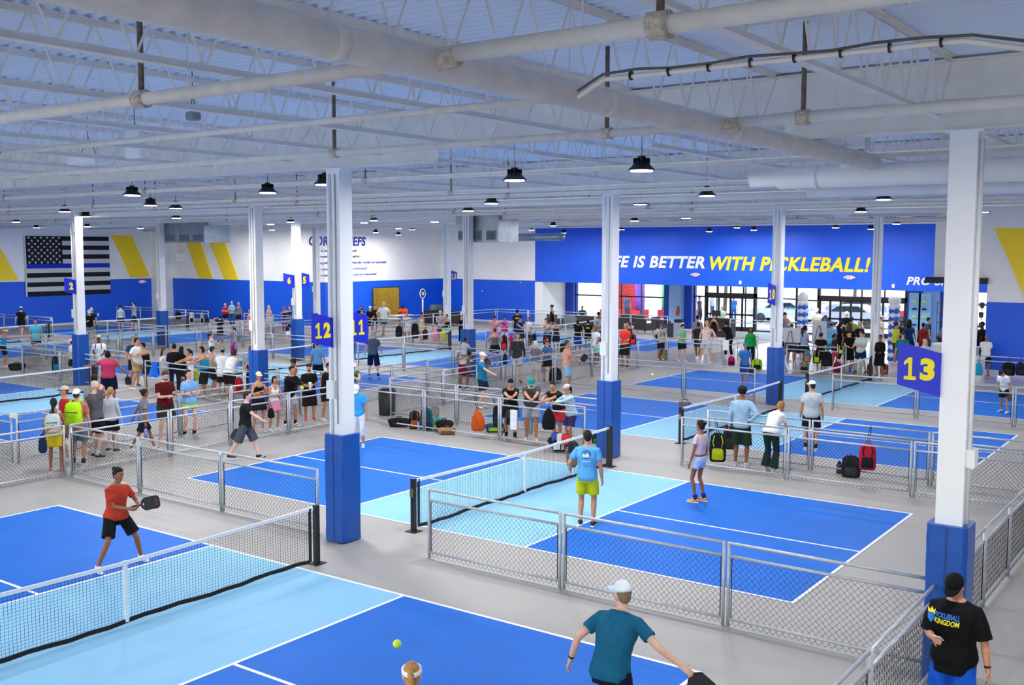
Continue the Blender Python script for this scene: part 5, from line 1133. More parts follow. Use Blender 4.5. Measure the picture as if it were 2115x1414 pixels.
# ============================================================ held things
def frame_at(o, loc, ax, nrm):      # local z -> ax, local y -> nrm
    z = Vector(ax).normalized(); y = Vector(nrm); y = (y-z*y.dot(z)).normalized(); x = y.cross(z)
    o.matrix_local = Matrix(((x.x, y.x, z.x, loc[0]), (x.y, y.y, z.y, loc[1]), (x.z, y.z, z.z, loc[2]), (0, 0, 0, 1))); return o
def rrect(w, h, r, n=5, z0=0.):
    pts = []
    for cx, cz, a0 in ((w/2-r, z0+h-r, 0), (-w/2+r, z0+h-r, 90), (-w/2+r, z0+r, 180), (w/2-r, z0+r, 270)):
        for q in range(n): a = R(a0+90*q/(n-1)); pts.append((cx+r*math.cos(a), cz+r*math.sin(a)))
    return pts
def paddle(loc, ax, nrm, label, face='1c1c1f', edge='0d0d0e', grip='1a1a1c'):
    t = thing('pickleball_paddle', label, 'paddle'); frame_at(t, loc, ax, nrm)
    pts = [(x*(1 if z > .12 else (.55+.45*max(0, (z-.05))/.07)), z) for x, z in rrect(.20, .27, .055, 6, .06)]
    MB().prism([(x, -.0065, z) for x, z in pts], (0, .013, 0)).obj('paddle_face', t, mat(face, .5), fix=True)
    c = (0, .195)
    MB().prism([(x*1.035, -.008, c[1]+(z-c[1])*1.03) for x, z in pts], (0, .0155, 0)).obj('edge_guard', t, mat(edge, .5), fix=True) if edge != face else None
    MB().prism([(x*.97, -.0095, c[1]+(z-c[1])*.97) for x, z in pts], (0, .0185, 0)).obj('playing_face', t, mat(face, .45), fix=True)
    MB().tube([(0, 0, -.07), (0, 0, -.06), (0, 0, .06)], [(.018, .018), (.016, .014), (.015, .012)], 10).obj('handle', t, mat(grip, .7), True)
    return t
def hold(key, i, ax, nrm, label, **k):
    p, d, inw, wd = PEOPLE[key]['hand'][i]
    return paddle(world(key, p), wdir(key, ax), wdir(key, nrm), label, **k)
hold('orange', 1, (.2, 1, .05), (0, .2, 1), 'x') if False else None
# in person space: x = the person's right, y = forward
_p = hold('orange', 0, (-.9, .35, .12), (.1, .9, .5), 'black paddle with red marks held by the woman in orange', face='26262a')
for s_ in (-1, 1): MB().tube([(-.05, s_*.0098, .27), (-.02, s_*.0098, .29), (.0, s_*.0098, .265), (.02, s_*.0098, .29), (.05, s_*.0098, .27)], .004, 5).obj('logo_mark', _p, mat('d8402c', .5)); MB().box(-.015, .015, min(s_*.0093, s_*.0100), max(s_*.0093, s_*.0100), .085, .10).obj('logo_mark', _p, WHITE)
hold('teal', 1, (.55, .35, -.62), (.2, -.9, .3), 'black paddle in the right hand of the man in teal', face='2a2c30')
hold('yellow', 0, (-.1, .35, .9), (.3, 1, -.3), 'dark grey paddle held by the player in yellow shorts', face='46464c', grip='eeeeee')
hold('bluecap', 1, (.0, .3, -1), (1, .2, 0), 'pale blue paddle held low by the player in white leggings', face='7fb4d8')
hold('stride', 1, (.0, -.5, -.8), (1, 0, 0), 'black paddle swinging behind the striding man', face='141416') if False else None
hold('stride', 0, (.1, -.5, -.8), (1, 0, .2), 'black paddle swinging behind the striding man in grey shorts', face='141416')
hold('peach', 0, (-.1, .55, .8), (.9, .2, 0), 'black paddle held up by the man in the peach shirt', face='17171a')
hold('tealreach', 0, (-.3, -.75, .55), (.8, -.2, .4), 'black paddle with pink edge on the shoulder of the man in teal', face='1c1c20', edge='e0387c')
hold('dad', 0, (-.2, .3, -.9), (.1, 1, .1), 'grey paddle held below the small child', face='3a3a3c')
hold('bluehat', 0, (-.1, .1, -1), (.1, 1, 0), 'white edged dark paddle held by the player in the blue cap', face='23242c', edge='e8e8e8')
hold('stoop', 0, (-.5, .5, -.3), (.2, .3, 1), 'black paddle held low by the stooping player at the right edge', face='141416')
hold('rasp', 1, (.1, .1, -1), (.1, 1, 0), 'black paddle cover with red trim hanging from the man in raspberry', face='15161a', edge='d02030')
def phone(key, i, label, off=(0, .03, .03), c='d8c8e0'):
    p, d, inw, wd = PEOPLE[key]['hand'][i]; t = thing('phone', label, 'phone'); frame_at(t, world(key, Vector(p)+Vector(off)), wdir(key, (0, .75, .45)), wdir(key, (0, -.5, .9)))
    MB().box(-.036, .036, -.004, .004, -.075, .075).obj('case', t, mat(c, .4)); MB().box(-.033, .033, .004, .0048, -.071, .071).obj('screen', t, mat('1a1c22', .15)); return t
phone('phone', 1, 'lilac phone in the hand of the man in the black cap')
phone('maroon', 1, 'dark phone held by the bearded man in maroon', c='22242a', off=(-.03, .05, .03))
def at_hand(key, i, off=(0, 0, 0)): return world(key, Vector(PEOPLE[key]['hand'][i][0])+Vector(off))
def ball(loc, label, r=.037):
    t = MB().ell((0, 0, 0), r, 16, 12).obj('pickleball', None, mat('d8ee3c', .5, var=.03, bump=.3, scale=60), True); t.location = loc; return tag(t, label, 'ball')
ball(CAM+ray(820, 1329).normalized()*9.4, 'yellow ball in the air above the blue court at the bottom')
ball(CAM+ray(1348, 773)*27.5, 'yellow ball in the air behind the centre right fence')
ball(CAM+ray(996, 601)*55, 'tiny yellow ball in the air against the far blue wall')
ball(CAM+ray(1075, 583)*55, 'tiny yellow ball in the air at the top of the far blue wall')
ball(at_hand('ballman', 0, (0, .04, -.02)), 'yellow ball held over the rail by the man in black sleeves', .045)
t = thing('travel_cup', 'white travel cup held by the man with red shoes', 'cup'); t.location = at_hand('cupman', 1, (-.05, .05, -.09))
MB().tube([(0, 0, 0), (0, 0, .12), (0, 0, .2)], [.032, .038, .048], 14).obj('body', t, mat('f2f2f4', .4), True); MB().tube([(0, 0, .2), (0, 0, .215)], .049, 14).obj('lid', t, WHITE, True); MB().tube([(.045, 0, .17), (.085, 0, .16), (.085, 0, .08), (.042, 0, .07)], .008, 8).obj('handle', t, WHITE, True)
# ============================================================ bags and bottles
def px_box(px0, px1, py0, py1, dep):
    pc = (px0+px1)/2
    if dep == 'g': g = at(pc, py1, 2, 0); bottom = 0.
    else:
        ax, v = dep; g = at(pc, py1, 0 if ax == 'x' else 1, v); bottom = max(.02, g.z); g = Vector((g.x, g.y, 0))
    dd = (g-CAM).dot(_f); return g, bottom, (px1-px0)*dd/F_PX, (py1-py0)*dd/F_PX
NS = [0]
def backpack(px0, px1, py0, py1, dep, label, c, c2='2a2a2e', yaw=0, kind='backpack', hang=None):
    g, z, w, h = px_box(px0, px1, py0, py1, dep); w = max(.18, min(w, .75)); h = max(.2, min(h, .75))
    t = thing('duffel_bag' if kind == 'duffel' else 'drawstring_bag' if kind == 'sack' else 'backpack', label, 'bag', (g.x, g.y, z))
    cdir = Vector((CAM.x-g.x, CAM.y-g.y, 0)); t.rotation_euler = (0, 0, math.atan2(-cdir.x, cdir.y)+R(yaw))
    m1, m2 = cloth(c), cloth(c2); d = w*.32 if kind != 'duffel' else h*.45
    if kind == 'duffel':
        MB().tube([(-w/2, 0, h*.42), (-w*.47, 0, h*.45), (-w*.3, 0, h*.5), (w*.3, 0, h*.5), (w*.47, 0, h*.45), (w/2, 0, h*.42)], [(d*.5, h*.3), (d, h*.42), (d, h*.48), (d, h*.48), (d, h*.42), (d*.5, h*.3)], 14).obj('bag_body', t, m1, True)
        MB().tube([(-w*.15, d*.5, h*.9), (-w*.12, d*.2, h*1.1), (w*.12, d*.2, h*1.1), (w*.15, d*.5, h*.9)], .014, 6).obj('handle', t, m2, True)
        MB().box(-w*.35, w*.35, d*.85, d*1.02, h*.2, h*.55).obj('pocket', t, m2)
        return t
    if kind == 'sack': rs = [(.30, .25), (.46, .42), (.50, .5), (.44, .45), (.28, .3), (.10, .12)]; zs = [0, .08, .3, .6, .85, 1]
    else: rs = [(.40, .40), (.48, .5), (.50, .55), (.49, .52), (.42, .42), (.22, .25)]; zs = [0, .06, .3, .65, .9, 1.0]
    b = MB(); n = 16; vs = []
    for (rx, ry), q in zip(rs, zs):
        for k in range(n):
            a = 2*math.pi*k/n; ca, sa = math.cos(a), math.sin(a); vs.append((rx*w*math.copysign(abs(ca)**.6, ca), ry*2*d*.5*math.copysign(abs(sa)**.7, sa), q*h))
    b.add(vs, [(i*n+k, i*n+(k+1) % n, (i+1)*n+(k+1) % n, (i+1)*n+k) for i in range(5) for k in range(n)]+[tuple(range(n))[::-1], tuple(5*n+k for k in range(n))])
    b.obj('bag_body', t, m1, True)
    if kind == 'backpack':
        MB().tube([(0, d*.50, h*.08), (0, d*.62, h*.12), (0, d*.64, h*.40), (0, d*.50, h*.48)], [(w*.30, d*.1), (w*.36, d*.16), (w*.34, d*.15), (w*.26, d*.08)], 10, up=Vector((0, 1, 0))).obj('pocket', t, m2, True)
        for s_ in (-1, 1): MB().tube([(s_*w*.22, d*.55, h*.52), (s_*w*.30, d*.60, h*.7), (s_*w*.2, d*.48, h*.92)], .012, 6).obj('zip_piping', t, m2, True)
    else:
        for s_ in (-1, 1): MB().tube([(s_*w*.4, -d*.3, h*.08), (s_*w*.42, -d*.5, h*.6), (s_*w*.05, 0, h*1.0)], .008, 6).obj('cord', t, m2, True)
    for s_ in (-1, 1): MB().tube([(s_*w*.25, -d*.45, h*.15), (s_*w*.30, -d*.95, h*.4), (s_*w*.26, -d*.85, h*.75), (s_*w*.12, -d*.35, h*.95)], .018, 6).obj('shoulder_strap', t, m2, True)
    zt = max(h+.06, min(1.14-z, h+.6)) if dep != 'g' else h+.05
    if dep == 'g': MB().tube([(-.03, 0, h*.97), (-.012, 0, zt-.01), (.012, 0, zt-.01), (.03, 0, h*.97)], .008, 6).obj('carry_loop', t, BLK, True); return t
    RLn = [-4.42, 4.36, 5.68, 14.42, 23.1] if dep[0] == 'y' else [-8.88, -11.08, -28.95]
    q_ = min(RLn, key=lambda v_: abs(v_-dep[1])); off = Vector((0, q_-g.y, 0)) if dep[0] == 'y' else Vector((q_-g.x, 0, 0)); off = Matrix.Rotation(-t.rotation_euler.z, 3, 'Z') @ off
    tp = off+Vector((0, 0, 1.145-z)); MB().tube([(-.03, 0, h*.95), tp+Vector((-.012, 0, 0)), tp+Vector((.012, 0, 0)), (.03, 0, h*.95)], .008, 6).obj('hanging_loop', t, BLK, True)
    return t
B = backpack
B(1465, 1499, 893, 953, ('y', 4.50), 'black backpack with yellow piping hanging behind the woman in pink', '17181a', 'c4d81e')
B(1493, 1520, 880, 927, ('y', 5.55), 'black backpack hanging behind the yellow trimmed one', '17171a', '2c2c30')
B(1738, 1776, 940, 985, 'g', 'black backpack on the floor beside the navy bottle', '1d1e20', '34363a')
B(1774, 1808, 914, 970, ('y', 5.5), 'crimson backpack hanging from the right rail', 'cc1840', '1a1a1c')
B(973, 1002, 846, 890, ('y', 4.52), 'orange drawstring bag hanging on the rail', 'f0651c', '2a2a2c', 0, 'sack')
B(1018, 1032, 838, 880, ('y', 4.52), 'narrow black bag hanging beside the orange one', '17171a')
B(1003, 1046, 873, 892, 'g', 'navy and lime bag lying on the floor near the rail', '1c4468', 'a8d820', 0, 'duffel')
B(803, 846, 862, 881, 'g', 'black bag lying flat, leftmost of the bags beside the bin', '17171a', '2a2a2c', 0, 'duffel')
B(845, 868, 848, 885, 'g', 'black backpack with orange marks among the floor bags', '17171a', 'e0682c')
B(868, 894, 842, 888, 'g', 'teal backpack standing among the floor bags', '15616f', '1c3a5c')
B(893, 914, 860, 888, 'g', 'aqua and yellow striped bag behind the round black bag', '2a9aa4', 'e0a830')
B(903, 933, 866, 891, 'g', 'round black bag at the right end of the floor bags', '131315', '1f1f22', 0, 'duffel')
B(906, 941, 884, 897, 'g', 'flat tan bag on the floor under the round black bag', 'a8845c', '6a4c30', 0, 'duffel')
B(1046, 1057, 846, 877, ('y', 4.50), 'camouflage bag hanging left of the first man at the rail', '4a5238', '17171a')
B(1119, 1147, 842, 887, ('y', 4.30), 'black and white bag hanging between the second and third men', '17171a', 'c8c8cc', 0, 'sack')
B(1137, 1173, 898, 932, 'g', 'black racket bag with paddles sticking out on the court floor', '17181a', 'e8e8e8', 0, 'duffel')
B(1173, 1195, 911, 936, 'g', 'dark grey backpack on the floor right of the racket bag', '3c3d40', '2a2a2c')
B(1222, 1240, 895, 915, 'g', 'black bag with green tubes beside the padded pillar', '17171a', '2a8a3c')
B(20, 51, 749, 764, 'g', 'black duffel bag on the floor at the left edge', '17171a', '2a2a2c', 0, 'duffel')
B(108, 124, 735, 767, ('y', 4.50), 'tall black and blue bag hanging on the left rail', '1c1e24', '2a84a8')
B(1503, 1518, 736, 754, 'g', 'magenta backpack standing left of the blue capped player', 'd81c78', '2a2a2c')
B(1553, 1574, 741, 763, 'g', 'lime green backpack standing right of the blue capped player', 'a4d420', '1c1c1e')
B(1661, 1674, 722, 748, ('y', 22.95), 'teal and orange backpack on the bag fence', '2484a4', 'e0742c')
B(1679, 1694, 723, 750, ('y', 22.95), 'black and yellow backpack on the bag fence', '17171a', 'b8cc24')
B(1697, 1718, 726, 756, ('y', 22.95), 'large black backpack on the bag fence', '131315', '242428')
B(1721, 1738, 747, 772, 'g', 'red bag standing at the foot of the bag fence', 'c81c24', '8a1018')
B(1731, 1742, 712, 731, ('y', 22.95), 'small black and lime bag at the end of the bag fence', '17171a', 'c8d82c')
B(1650, 1671, 745, 768, 'g', 'pale bag with a dark top on the floor below the grey board', 'b8b4a8', '2a2420')
B(1790, 1802, 751, 772, 'g', 'maroon patterned bag left of the woman in the turtleneck', '5a2024', 'b86a5c')
B(1818, 1834, 751, 772, 'g', 'maroon patterned bag behind the woman in the turtleneck', '64242c', 'b86a5c')
B(2070, 2095, 748, 775, ('y', 22.95), 'black backpack hanging on the fence by the blue right wall', '15161a', '2a2a2e')
B(2098, 2116, 748, 775, ('y', 22.95), 'navy backpack hanging at the right edge of the picture', '16243c', '2a2a2e')
B(2013, 2029, 746, 775, ('y', 22.95), 'turquoise drawstring bag hanging right of the big pillar', '2c9cb8', 'd8d84c', 0, 'sack')
B(817, 831, 673, 696, ('y', 22.95), 'black backpack below the bald man leaning on the rail', '17171a')
B(850, 865, 667, 698, ('y', 22.95), 'black bag hanging left of the woman in the cream dress', '17171a')
B(873, 884, 680, 701, ('y', 22.95), 'dark red bag hanging right of the woman in the cream dress', '7c1824', '3a0c14')
B(893, 904, 672, 704, ('y', 22.95), 'pink bag hanging below the man in the pale cap', 'ee90a8', 'd8708c', 0, 'sack')
B(911, 921, 677, 702, ('y', 22.95), 'yellow bag hanging at the end of the bench rail', 'e0c818', 'a89410', 0, 'sack')
B(363, 374, 643, 659, ('y', 23.2), 'black bag, first from the left on the far rail', '15161a')
B(391, 401, 645, 667, ('y', 23.2), 'white and black bag on the far rail', 'd8dade', '17171a')
B(414, 421, 645, 668, ('y', 23.2), 'small pale bag on the far rail', 'c8c0ac', '17171a')
B(423, 432, 655, 669, ('y', 23.2), 'dark grey bag at the right end of the far rail', '24262a')
B(1035, 1048, 692, 724, ('y', 22.95), 'black and red bag hanging under the woman in magenta', '17171a', 'c8323c')
B(1052, 1060, 691, 710, ('y', 22.95), 'bright red bag hanging on the back rail', 'd81c28', 'a0101c', 0, 'sack')
B(1038, 1048, 730, 752, ('y', 14.3), 'dark bag hanging in front of the woman in the patterned vest', '2a2c30', '17171a', 0, 'sack')
B(1099, 1108, 689, 704, ('y', 22.95), 'black bag beside the grey haired man at the back rail', '17171a')
B(1121, 1129, 692, 708, ('y', 22.95), 'black and red bag beside the woman with clasped hands', '17171a', 'c82c34')
B(1134, 1160, 759, 790, 'g', 'large black backpack on the floor beside the woman in the visor', '15161c', '2c303c')
B(1156, 1168, 706, 728, 'g', 'dark brown bag on the floor near the back rail', '30241c')
B(1361, 1378, 721, 742, 'g', 'black bag with yellow mark behind the man in the grey cap', '17171a', 'd8d020')
B(486, 502, 779, 812, ('y', 4.45), 'red bag hanging under the rail crowd', 'd81c28', '8a1018')
B(400, 411, 759, 783, ('y', 4.45), 'yellow mesh bag hanging under the rail crowd', 'e0d818', '2a8a3c', 0, 'sack')
B(1300, 1314, 690, 711, ('x', -8.7), 'red and black bag beside the man in the red shirt', '1c1c1e', 'e0341c')
def worn(key, t0, label, c, c2, w, h, front=False, x=0.):
    q = PEOPLE[key]; s = q['s']; p, cm = q['spine'](t0); sg = 1 if front else -1
    t = thing('backpack', label, 'bag'); loc = world(key, (p+cm @ V(x, sg*.225, 0))*s)
    fw = wdir(key, cm @ V(0, sg, 0)); up = wdir(key, cm @ V(0, 0, 1)); frame_at(t, loc, up, fw)
    m1, m2 = cloth(c), cloth(c2)
    b = MB(); n = 16; vs = []
    for rx, ry, z in ((.38, .30, -.5), (.48, .42, -.44), (.5, .48, -.2), (.49, .46, .2), (.42, .36, .42), (.22, .2, .5)):
        for k in range(n):
            a = 2*math.pi*k/n; ca, sa = math.cos(a), math.sin(a); vs.append((rx*w*math.copysign(abs(ca)**.55, ca), ry*.24*math.copysign(abs(sa)**.7, sa), z*h))
    b.add(vs, [(i*n+k, i*n+(k+1) % n, (i+1)*n+(k+1) % n, (i+1)*n+k) for i in range(5) for k in range(n)]+[tuple(range(n))[::-1], tuple(5*n+k for k in range(n))]); b.obj('bag_body', t, m1, True)
    MB().box(-w*.3, w*.3, .10, .125, -.40*h, -.02*h).obj('pocket', t, m2)
    MB().box(-w*.36, w*.36, .095, .118, .06*h, .09*h).obj('zip', t, BLK)
    for s_ in (-1, 1): MB().tube([(s_*w*.26, -.08, .40*h), (s_*w*.30, -.16, .56*h), (s_*w*.33, -.32, .50*h), (s_*w*.36, -.365, .25*h), (s_*w*.42, -.28, -.15*h), (s_*w*.40, -.10, -.35*h)], .018, 6).obj('shoulder_strap', t, m1, True)
    MB().tube([(-.04, -.02, .48*h), (0, -.02, .56*h), (.04, -.02, .48*h)], .009, 6).obj('handle', t, BLK, True)
    return t
worn('salmon', .30, 'bright lime backpack on the man in the white cap', 'b4e81c', 'a0d818', .36, .52)
worn('pinktop', .26, 'pale floral backpack on the woman with the long ponytail', 'b8ccc4', 'd8b8a8', .32, .42)
worn('backpack', .30, 'grey backpack worn by the man in the white shirt', '5c626c', '3a3e46', .28, .42)
worn('curly', .30, 'black backpack worn by the long haired bearded man', '1a1b1e', '2a2c30', .30, .42)
worn('red', .28, 'black and red sling bag worn by the man in the red shirt', '1c1c1e', 'd8341c', .26, .36)
worn('beige', .26, 'black sling bag worn by the man in the grey cap', '1c1c1e', '2a2a2e', .22, .34)
def bottle(px0, px1, py0, py1, label, c, dep='g'):
    g, z, w, h = px_box(px0, px1, py0, py1, dep); t = thing('water_bottle', label, 'bottle', (g.x, g.y, z)); r = w/2
    MB().tube([(0, 0, 0), (0, 0, .01), (0, 0, h*.72), (0, 0, h*.82)], [r*.9, r, r, r*.6], 14).obj('body', t, mat(c, .4), True)
    MB().tube([(0, 0, h*.82), (0, 0, h*.98)], r*.62, 12).obj('cap', t, BLK, True); MB().tube([(-r*.4, 0, h*.97), (0, 0, h*1.08), (r*.4, 0, h*.97)], r*.12, 6).obj('carry_loop', t, BLK, True)
bottle(1727, 1739, 952, 977, 'navy bottle on the floor beside the black backpack at right', '16284c')
bottle(862, 868, 866, 888, 'lilac bottle standing among the floor bags', '8c90d8')
bottle(1753, 1758, 752, 770, 'small blue bottle at the foot of the bag fence', '2a5ab8')
t = thing('water_bottle', 'lilac insulated bottle carried by the woman in mauve grey', 'bottle', at_hand('mauve', 1, (0, 0, -.30))); MB().tube([(0, 0, 0), (0, 0, .2), (0, 0, .23)], [.042, .042, .03], 14).obj('body', t, mat('9a9ae8', .4), True); MB().tube([(0, 0, .23), (0, 0, .27)], .028, 12).obj('cap', t, BLK, True); MB().tube([(-.02, 0, .26), (0, 0, .31), (.02, 0, .26)], .005, 6).obj('carry_loop', t, BLK, True)
def hang_bag(px0, px1, py0, py1, dep, label, c): return B(px0, px1, py0, py1, dep, label, c, '2a2a2e', 0, 'sack')
hang_bag(554, 566, 842, 863, ('x', -8.75), 'black pouch hanging in front of the pink skirt', '131315')
hang_bag(81, 97, 895, 935, ('x', -9.3), 'navy sling bag hanging beside the yellow skirt', '14305c')
def paddles_lean(px, py, dep, labels):
    for k, (c, l) in enumerate(labels):
        g, z, w, h = px_box(px+k*8-4, px+k*8+4, py-25, py, dep); paddle((g.x, g.y, .16), (.15*(k-1), 0, 1), (.7, -.7, 0), l, face=c)
paddles_lean(1150, 905, ('y', 4.0), [('3a4cc0', 'blue paddle sticking out of the racket bag'), ('e8e6e0', 'white paddle sticking out of the racket bag'), ('e83030', 'red and yellow paddle sticking out of the racket bag')])
paddles_lean(901, 876, 'g', [('8a8478', 'grey paddle lying on the striped bag')])
# towels
def towel(px, py0, dep, w, h, label, c):
    p = at(px, py0, 0 if dep[0] == 'x' else 1, dep[1]); t = thing('towel', label, 'towel', p); o = MB(); n = 6
    for i in range(n):
        for s_ in (-1, 1):
            x0 = -w/2+w*i/n; x1 = x0+w/n; z1 = -h*(1 if s_ < 0 else .8); a, b2 = s_*(.026+.006*math.sin(i*2)), s_*(.026+.006*math.sin(i*2+2)); o.quad((x0, a, 0), (x1, b2, 0), (x1, b2*1.3, z1), (x0, a*1.3, z1))
        o.quad((x0, -.026, 0), (x1, -.026, 0), (x1, .026, 0), (x0, .026, 0))
    k = o.obj('cloth', t, cloth(c)); m = k.modifiers.new('thick', 'SOLIDIFY'); m.thickness = .004; return t
towel(1500, 702, ('y', 23.1), .25, .42, 'white towel hung over the end of the short rail', 'f4f4f4')
towel(321, 748, ('y', 4.36), .3, .5, 'bright blue towel hung beside the man in the black tank top', '1c6ce0')
towel(1062, 846, ('y', 4.36), .2, .5, 'white towel hung between the first two men at the rail', 'f0f0f0')
towel(30, 854, ('y', -4.42), .35, .1, 'crumpled white cloth on the left rail', 'e4e0da')
# bin
g, z, w, h = px_box(787, 812, 800, 856, 'g'); t = thing('waste_bin', 'tall black waste bin behind the bag strewn rail', 'bin', (g.x, g.y, 0))
MB().tube([(0, 0, 0), (0, 0, .05), (0, 0, h*.86)], [.23, .24, .26], 20).obj('body', t, mat('15161a', .5), True); MB().tube([(0, 0, h*.86), (0, 0, h*.9), (0, 0, h)], [.27, .27, .16], 20).obj('lid', t, mat('1c1d21', .5), True)
for px, py, l in [(1418, 837, 'grey clamp weight at the foot of the fence before the court signed 10')]:
    g = at(px, py, 2, 0); t = thing('fence_weight', l, 'fence weight', (g.x, g.y-.12, 0)); MB().box(-.16, .16, -.1, .1, 0, .12).obj('block', t, mat('6a6660', .7)); MB().tube([(-.1, 0, .12), (-.1, 0, .2), (.1, 0, .2), (.1, 0, .12)], .012, 6).obj('handle', t, BLK)
# ============================================================ lobby things
def balloon_column(px, py_big, r_px, y, n, label, zb=.15):
    t = thing('balloon_column', label, 'balloon column'); p = at(px, py_big, 1, y); dd = (p-CAM).dot(_f); r = r_px*dd/F_PX; t.location = (p.x, p.y, 0)
    WBn = mat('f0f1f4', .25, var=.02, name='white_balloon'); BB = mat('1b62d8', .25, var=.02, name='blue_balloon')
    MB().tube([(0, 0, 0), (0, 0, .02), (0, 0, .02), (0, 0, p.z)], [.2, .2, .02, .02], 10).obj('stand', t, WHITE, True)
    MB().ell((0, 0, p.z), (r, r, r*1.05), 20, 14).obj('big_balloon', t, WBn, True)
    zt = p.z-r*.9; k = 0; z = zt-.06
    while z > zb:
        for q in range(4):
            a = q*math.pi/2+k*.78; MB().ell((.13*math.cos(a), .13*math.sin(a), z), (.125, .125, .125), 12, 8).obj('balloon', t, BB if k % 2 else WBn, True)
        z -= .172; k += 1
balloon_column(1659, 614, 10.5, 30, 9, 'blue and white balloon column behind the grey boards')
balloon_column(1848, 620, 12.5, 29.5, 9, 'blue and white balloon column left of the shop')
def easel(px, py_top, py_bot, w_px, y, label, bl, tilt=0):
    p = at(px, py_bot, 1, y); dd = (p-CAM).dot(_f); w = w_px*dd/F_PX; h = (py_bot-py_top)*dd/F_PX
    t = thing('easel', label, 'easel', (p.x, p.y, 0))
    for s_ in (-1, 1): MB().tube([(s_*.35, -.15, 0), (s_*.04, -.02, p.z+h*.8)], .012, 6).obj('leg', t, BLK)
    MB().tube([(0, .45, 0), (0, .02, p.z+h*.8)], .012, 6).obj('leg', t, BLK); MB().box(-.3, .3, -.12, -.06, p.z-.03, p.z-.01).obj('ledge', t, BLK)
    tag(MB().box(p.x-w/2, p.x+w/2, p.y+.03, p.y+.05, p.z, p.z+h).obj('display_board', None, mat('c2c6c8', .6)), bl, 'board')
easel(1632, 677, 707, 42, 24.3, 'black folding easel with the left grey board', 'left wide blank grey board on an easel')
easel(1691, 663, 708, 30, 24.7, 'black folding easel with the right grey board', 'right tall blank grey board on an easel')
LE = mat('3a3230', .5, var=.08, scale=6, name='dark_leather')
def armchair(px, y, w, face, label, m=LE):
    d = ray(px, 680); tt = (y-CAM.y)/d.y; g = CAM+d*tt; t = thing('armchair' if w < 1.2 else 'sofa', label, 'chair' if w < 1.2 else 'sofa', (g.x, g.y, 0), R(face))
    MB().box(-w/2+.1, w/2-.1, -.35, .35, .22, .44).obj('seat', t, m); MB().box(-w/2, w/2, .28, .42, .2, .86).obj('backrest', t, m)
    for s_ in (-1, 1): MB().box(s_*w/2-.07, s_*w/2+.07, -.4, .4, .2, .62).obj('armrest', t, m)
    for a in (-1, 1):
        for b2 in (-1, 1): MB().tube([(a*(w/2-.1), b2*.3, 0), (a*(w/2-.12), b2*.28, .22)], [.015, .022], 8).obj('leg', t, BLK)
    for o in t.children:
        if o.name.split('.')[0] != 'leg': bv = o.modifiers.new('bevel', 'BEVEL'); bv.width = .03; bv.segments = 2
    return t
armchair(1332, 36.9, .95, 160, 'dark leather armchair nearest the fire extinguisher'); armchair(1216, 37.0, 1.2, 175, 'dark leather sofa behind the man reaching up')
armchair(1148, 37.0, .8, 170, 'dark armchair at the left end of the lounge'); armchair(1179, 37.6, .7, 200, 'grey armchair with curved arms in the lounge', mat('7a838c', .6))
armchair(1283, 36.9, .9, 190, 'dark armchair right of the padded pillar'); armchair(1300, 39.5, 1.6, 0, 'long dark sofa under the lounge window'); armchair(1365, 38.6, .9, 90, 'dark armchair at the right end of the lounge')
def counter(px0, px1, y, h, label, m, top, dd=.6, ext=0):
    a = at(px0, 690, 1, y); b = at(px1, 690, 1, y); t = thing('counter', label, 'counter', ((a.x+b.x)/2, y, 0)); w = (b.x-a.x)/2
    MB().box(-w, w, 0, dd, 0, h-.04).obj('body', t, m); MB().box(-w-.03, w+.03, -.04, dd+.04, h-.04, h).obj('worktop', t, top); return t
counter(1457, 1510, 36.9, 1.05, 'black reception counter in front of the left doors', mat('1d1e21', .5), mat('2a2b2f', .4))
t = thing('monitor', 'black monitor on the reception counter', 'monitor', (at(1479, 660, 1, 37.2).x, 37.2, 1.05)); MB().box(-.26, .26, 0, .03, .1, .42).obj('screen', t, BLK); MB().box(-.03, .03, 0, .04, 0, .12).obj('stand', t, BLK); MB().box(-.1, .1, -.06, .08, 0, .01).obj('base', t, BLK)
CW = mat('e2e2e0', .5)
counter(1928, 1972, 27.0, 1.12, 'white shop counter left of the big pillar', CW, WHITE, .8); counter(1996, 2014, 26.4, 1.1, 'tall white shop counter right of the big pillar', CW, WHITE, .8); counter(2004, 2030, 25.0, .85, 'low white counter in front of the man in the printed shirt', CW, WHITE, .6)
t = thing('floor_speaker', 'black floor speaker beside the blue pier', 'speaker', (at(1390, 680, 1, 35.0).x, 35.0, 0)); MB().box(-.25, .25, -.2, .2, 0, .8).obj('cabinet', t, BLK); MB().box(-.22, .22, -.21, -.2, .05, .75).obj('grille', t, GD)
t = thing('drink_machine', 'grey and black machine beside the floor speaker', 'machine', (at(1402, 680, 1, 34.6).x, 34.6, 0)); MB().box(-.22, .22, -.2, .2, 0, .9).obj('cabinet', t, mat('b8c0c6', .4)); MB().box(-.2, .2, -.18, .2, .9, 1.08).obj('hood', t, BLK)
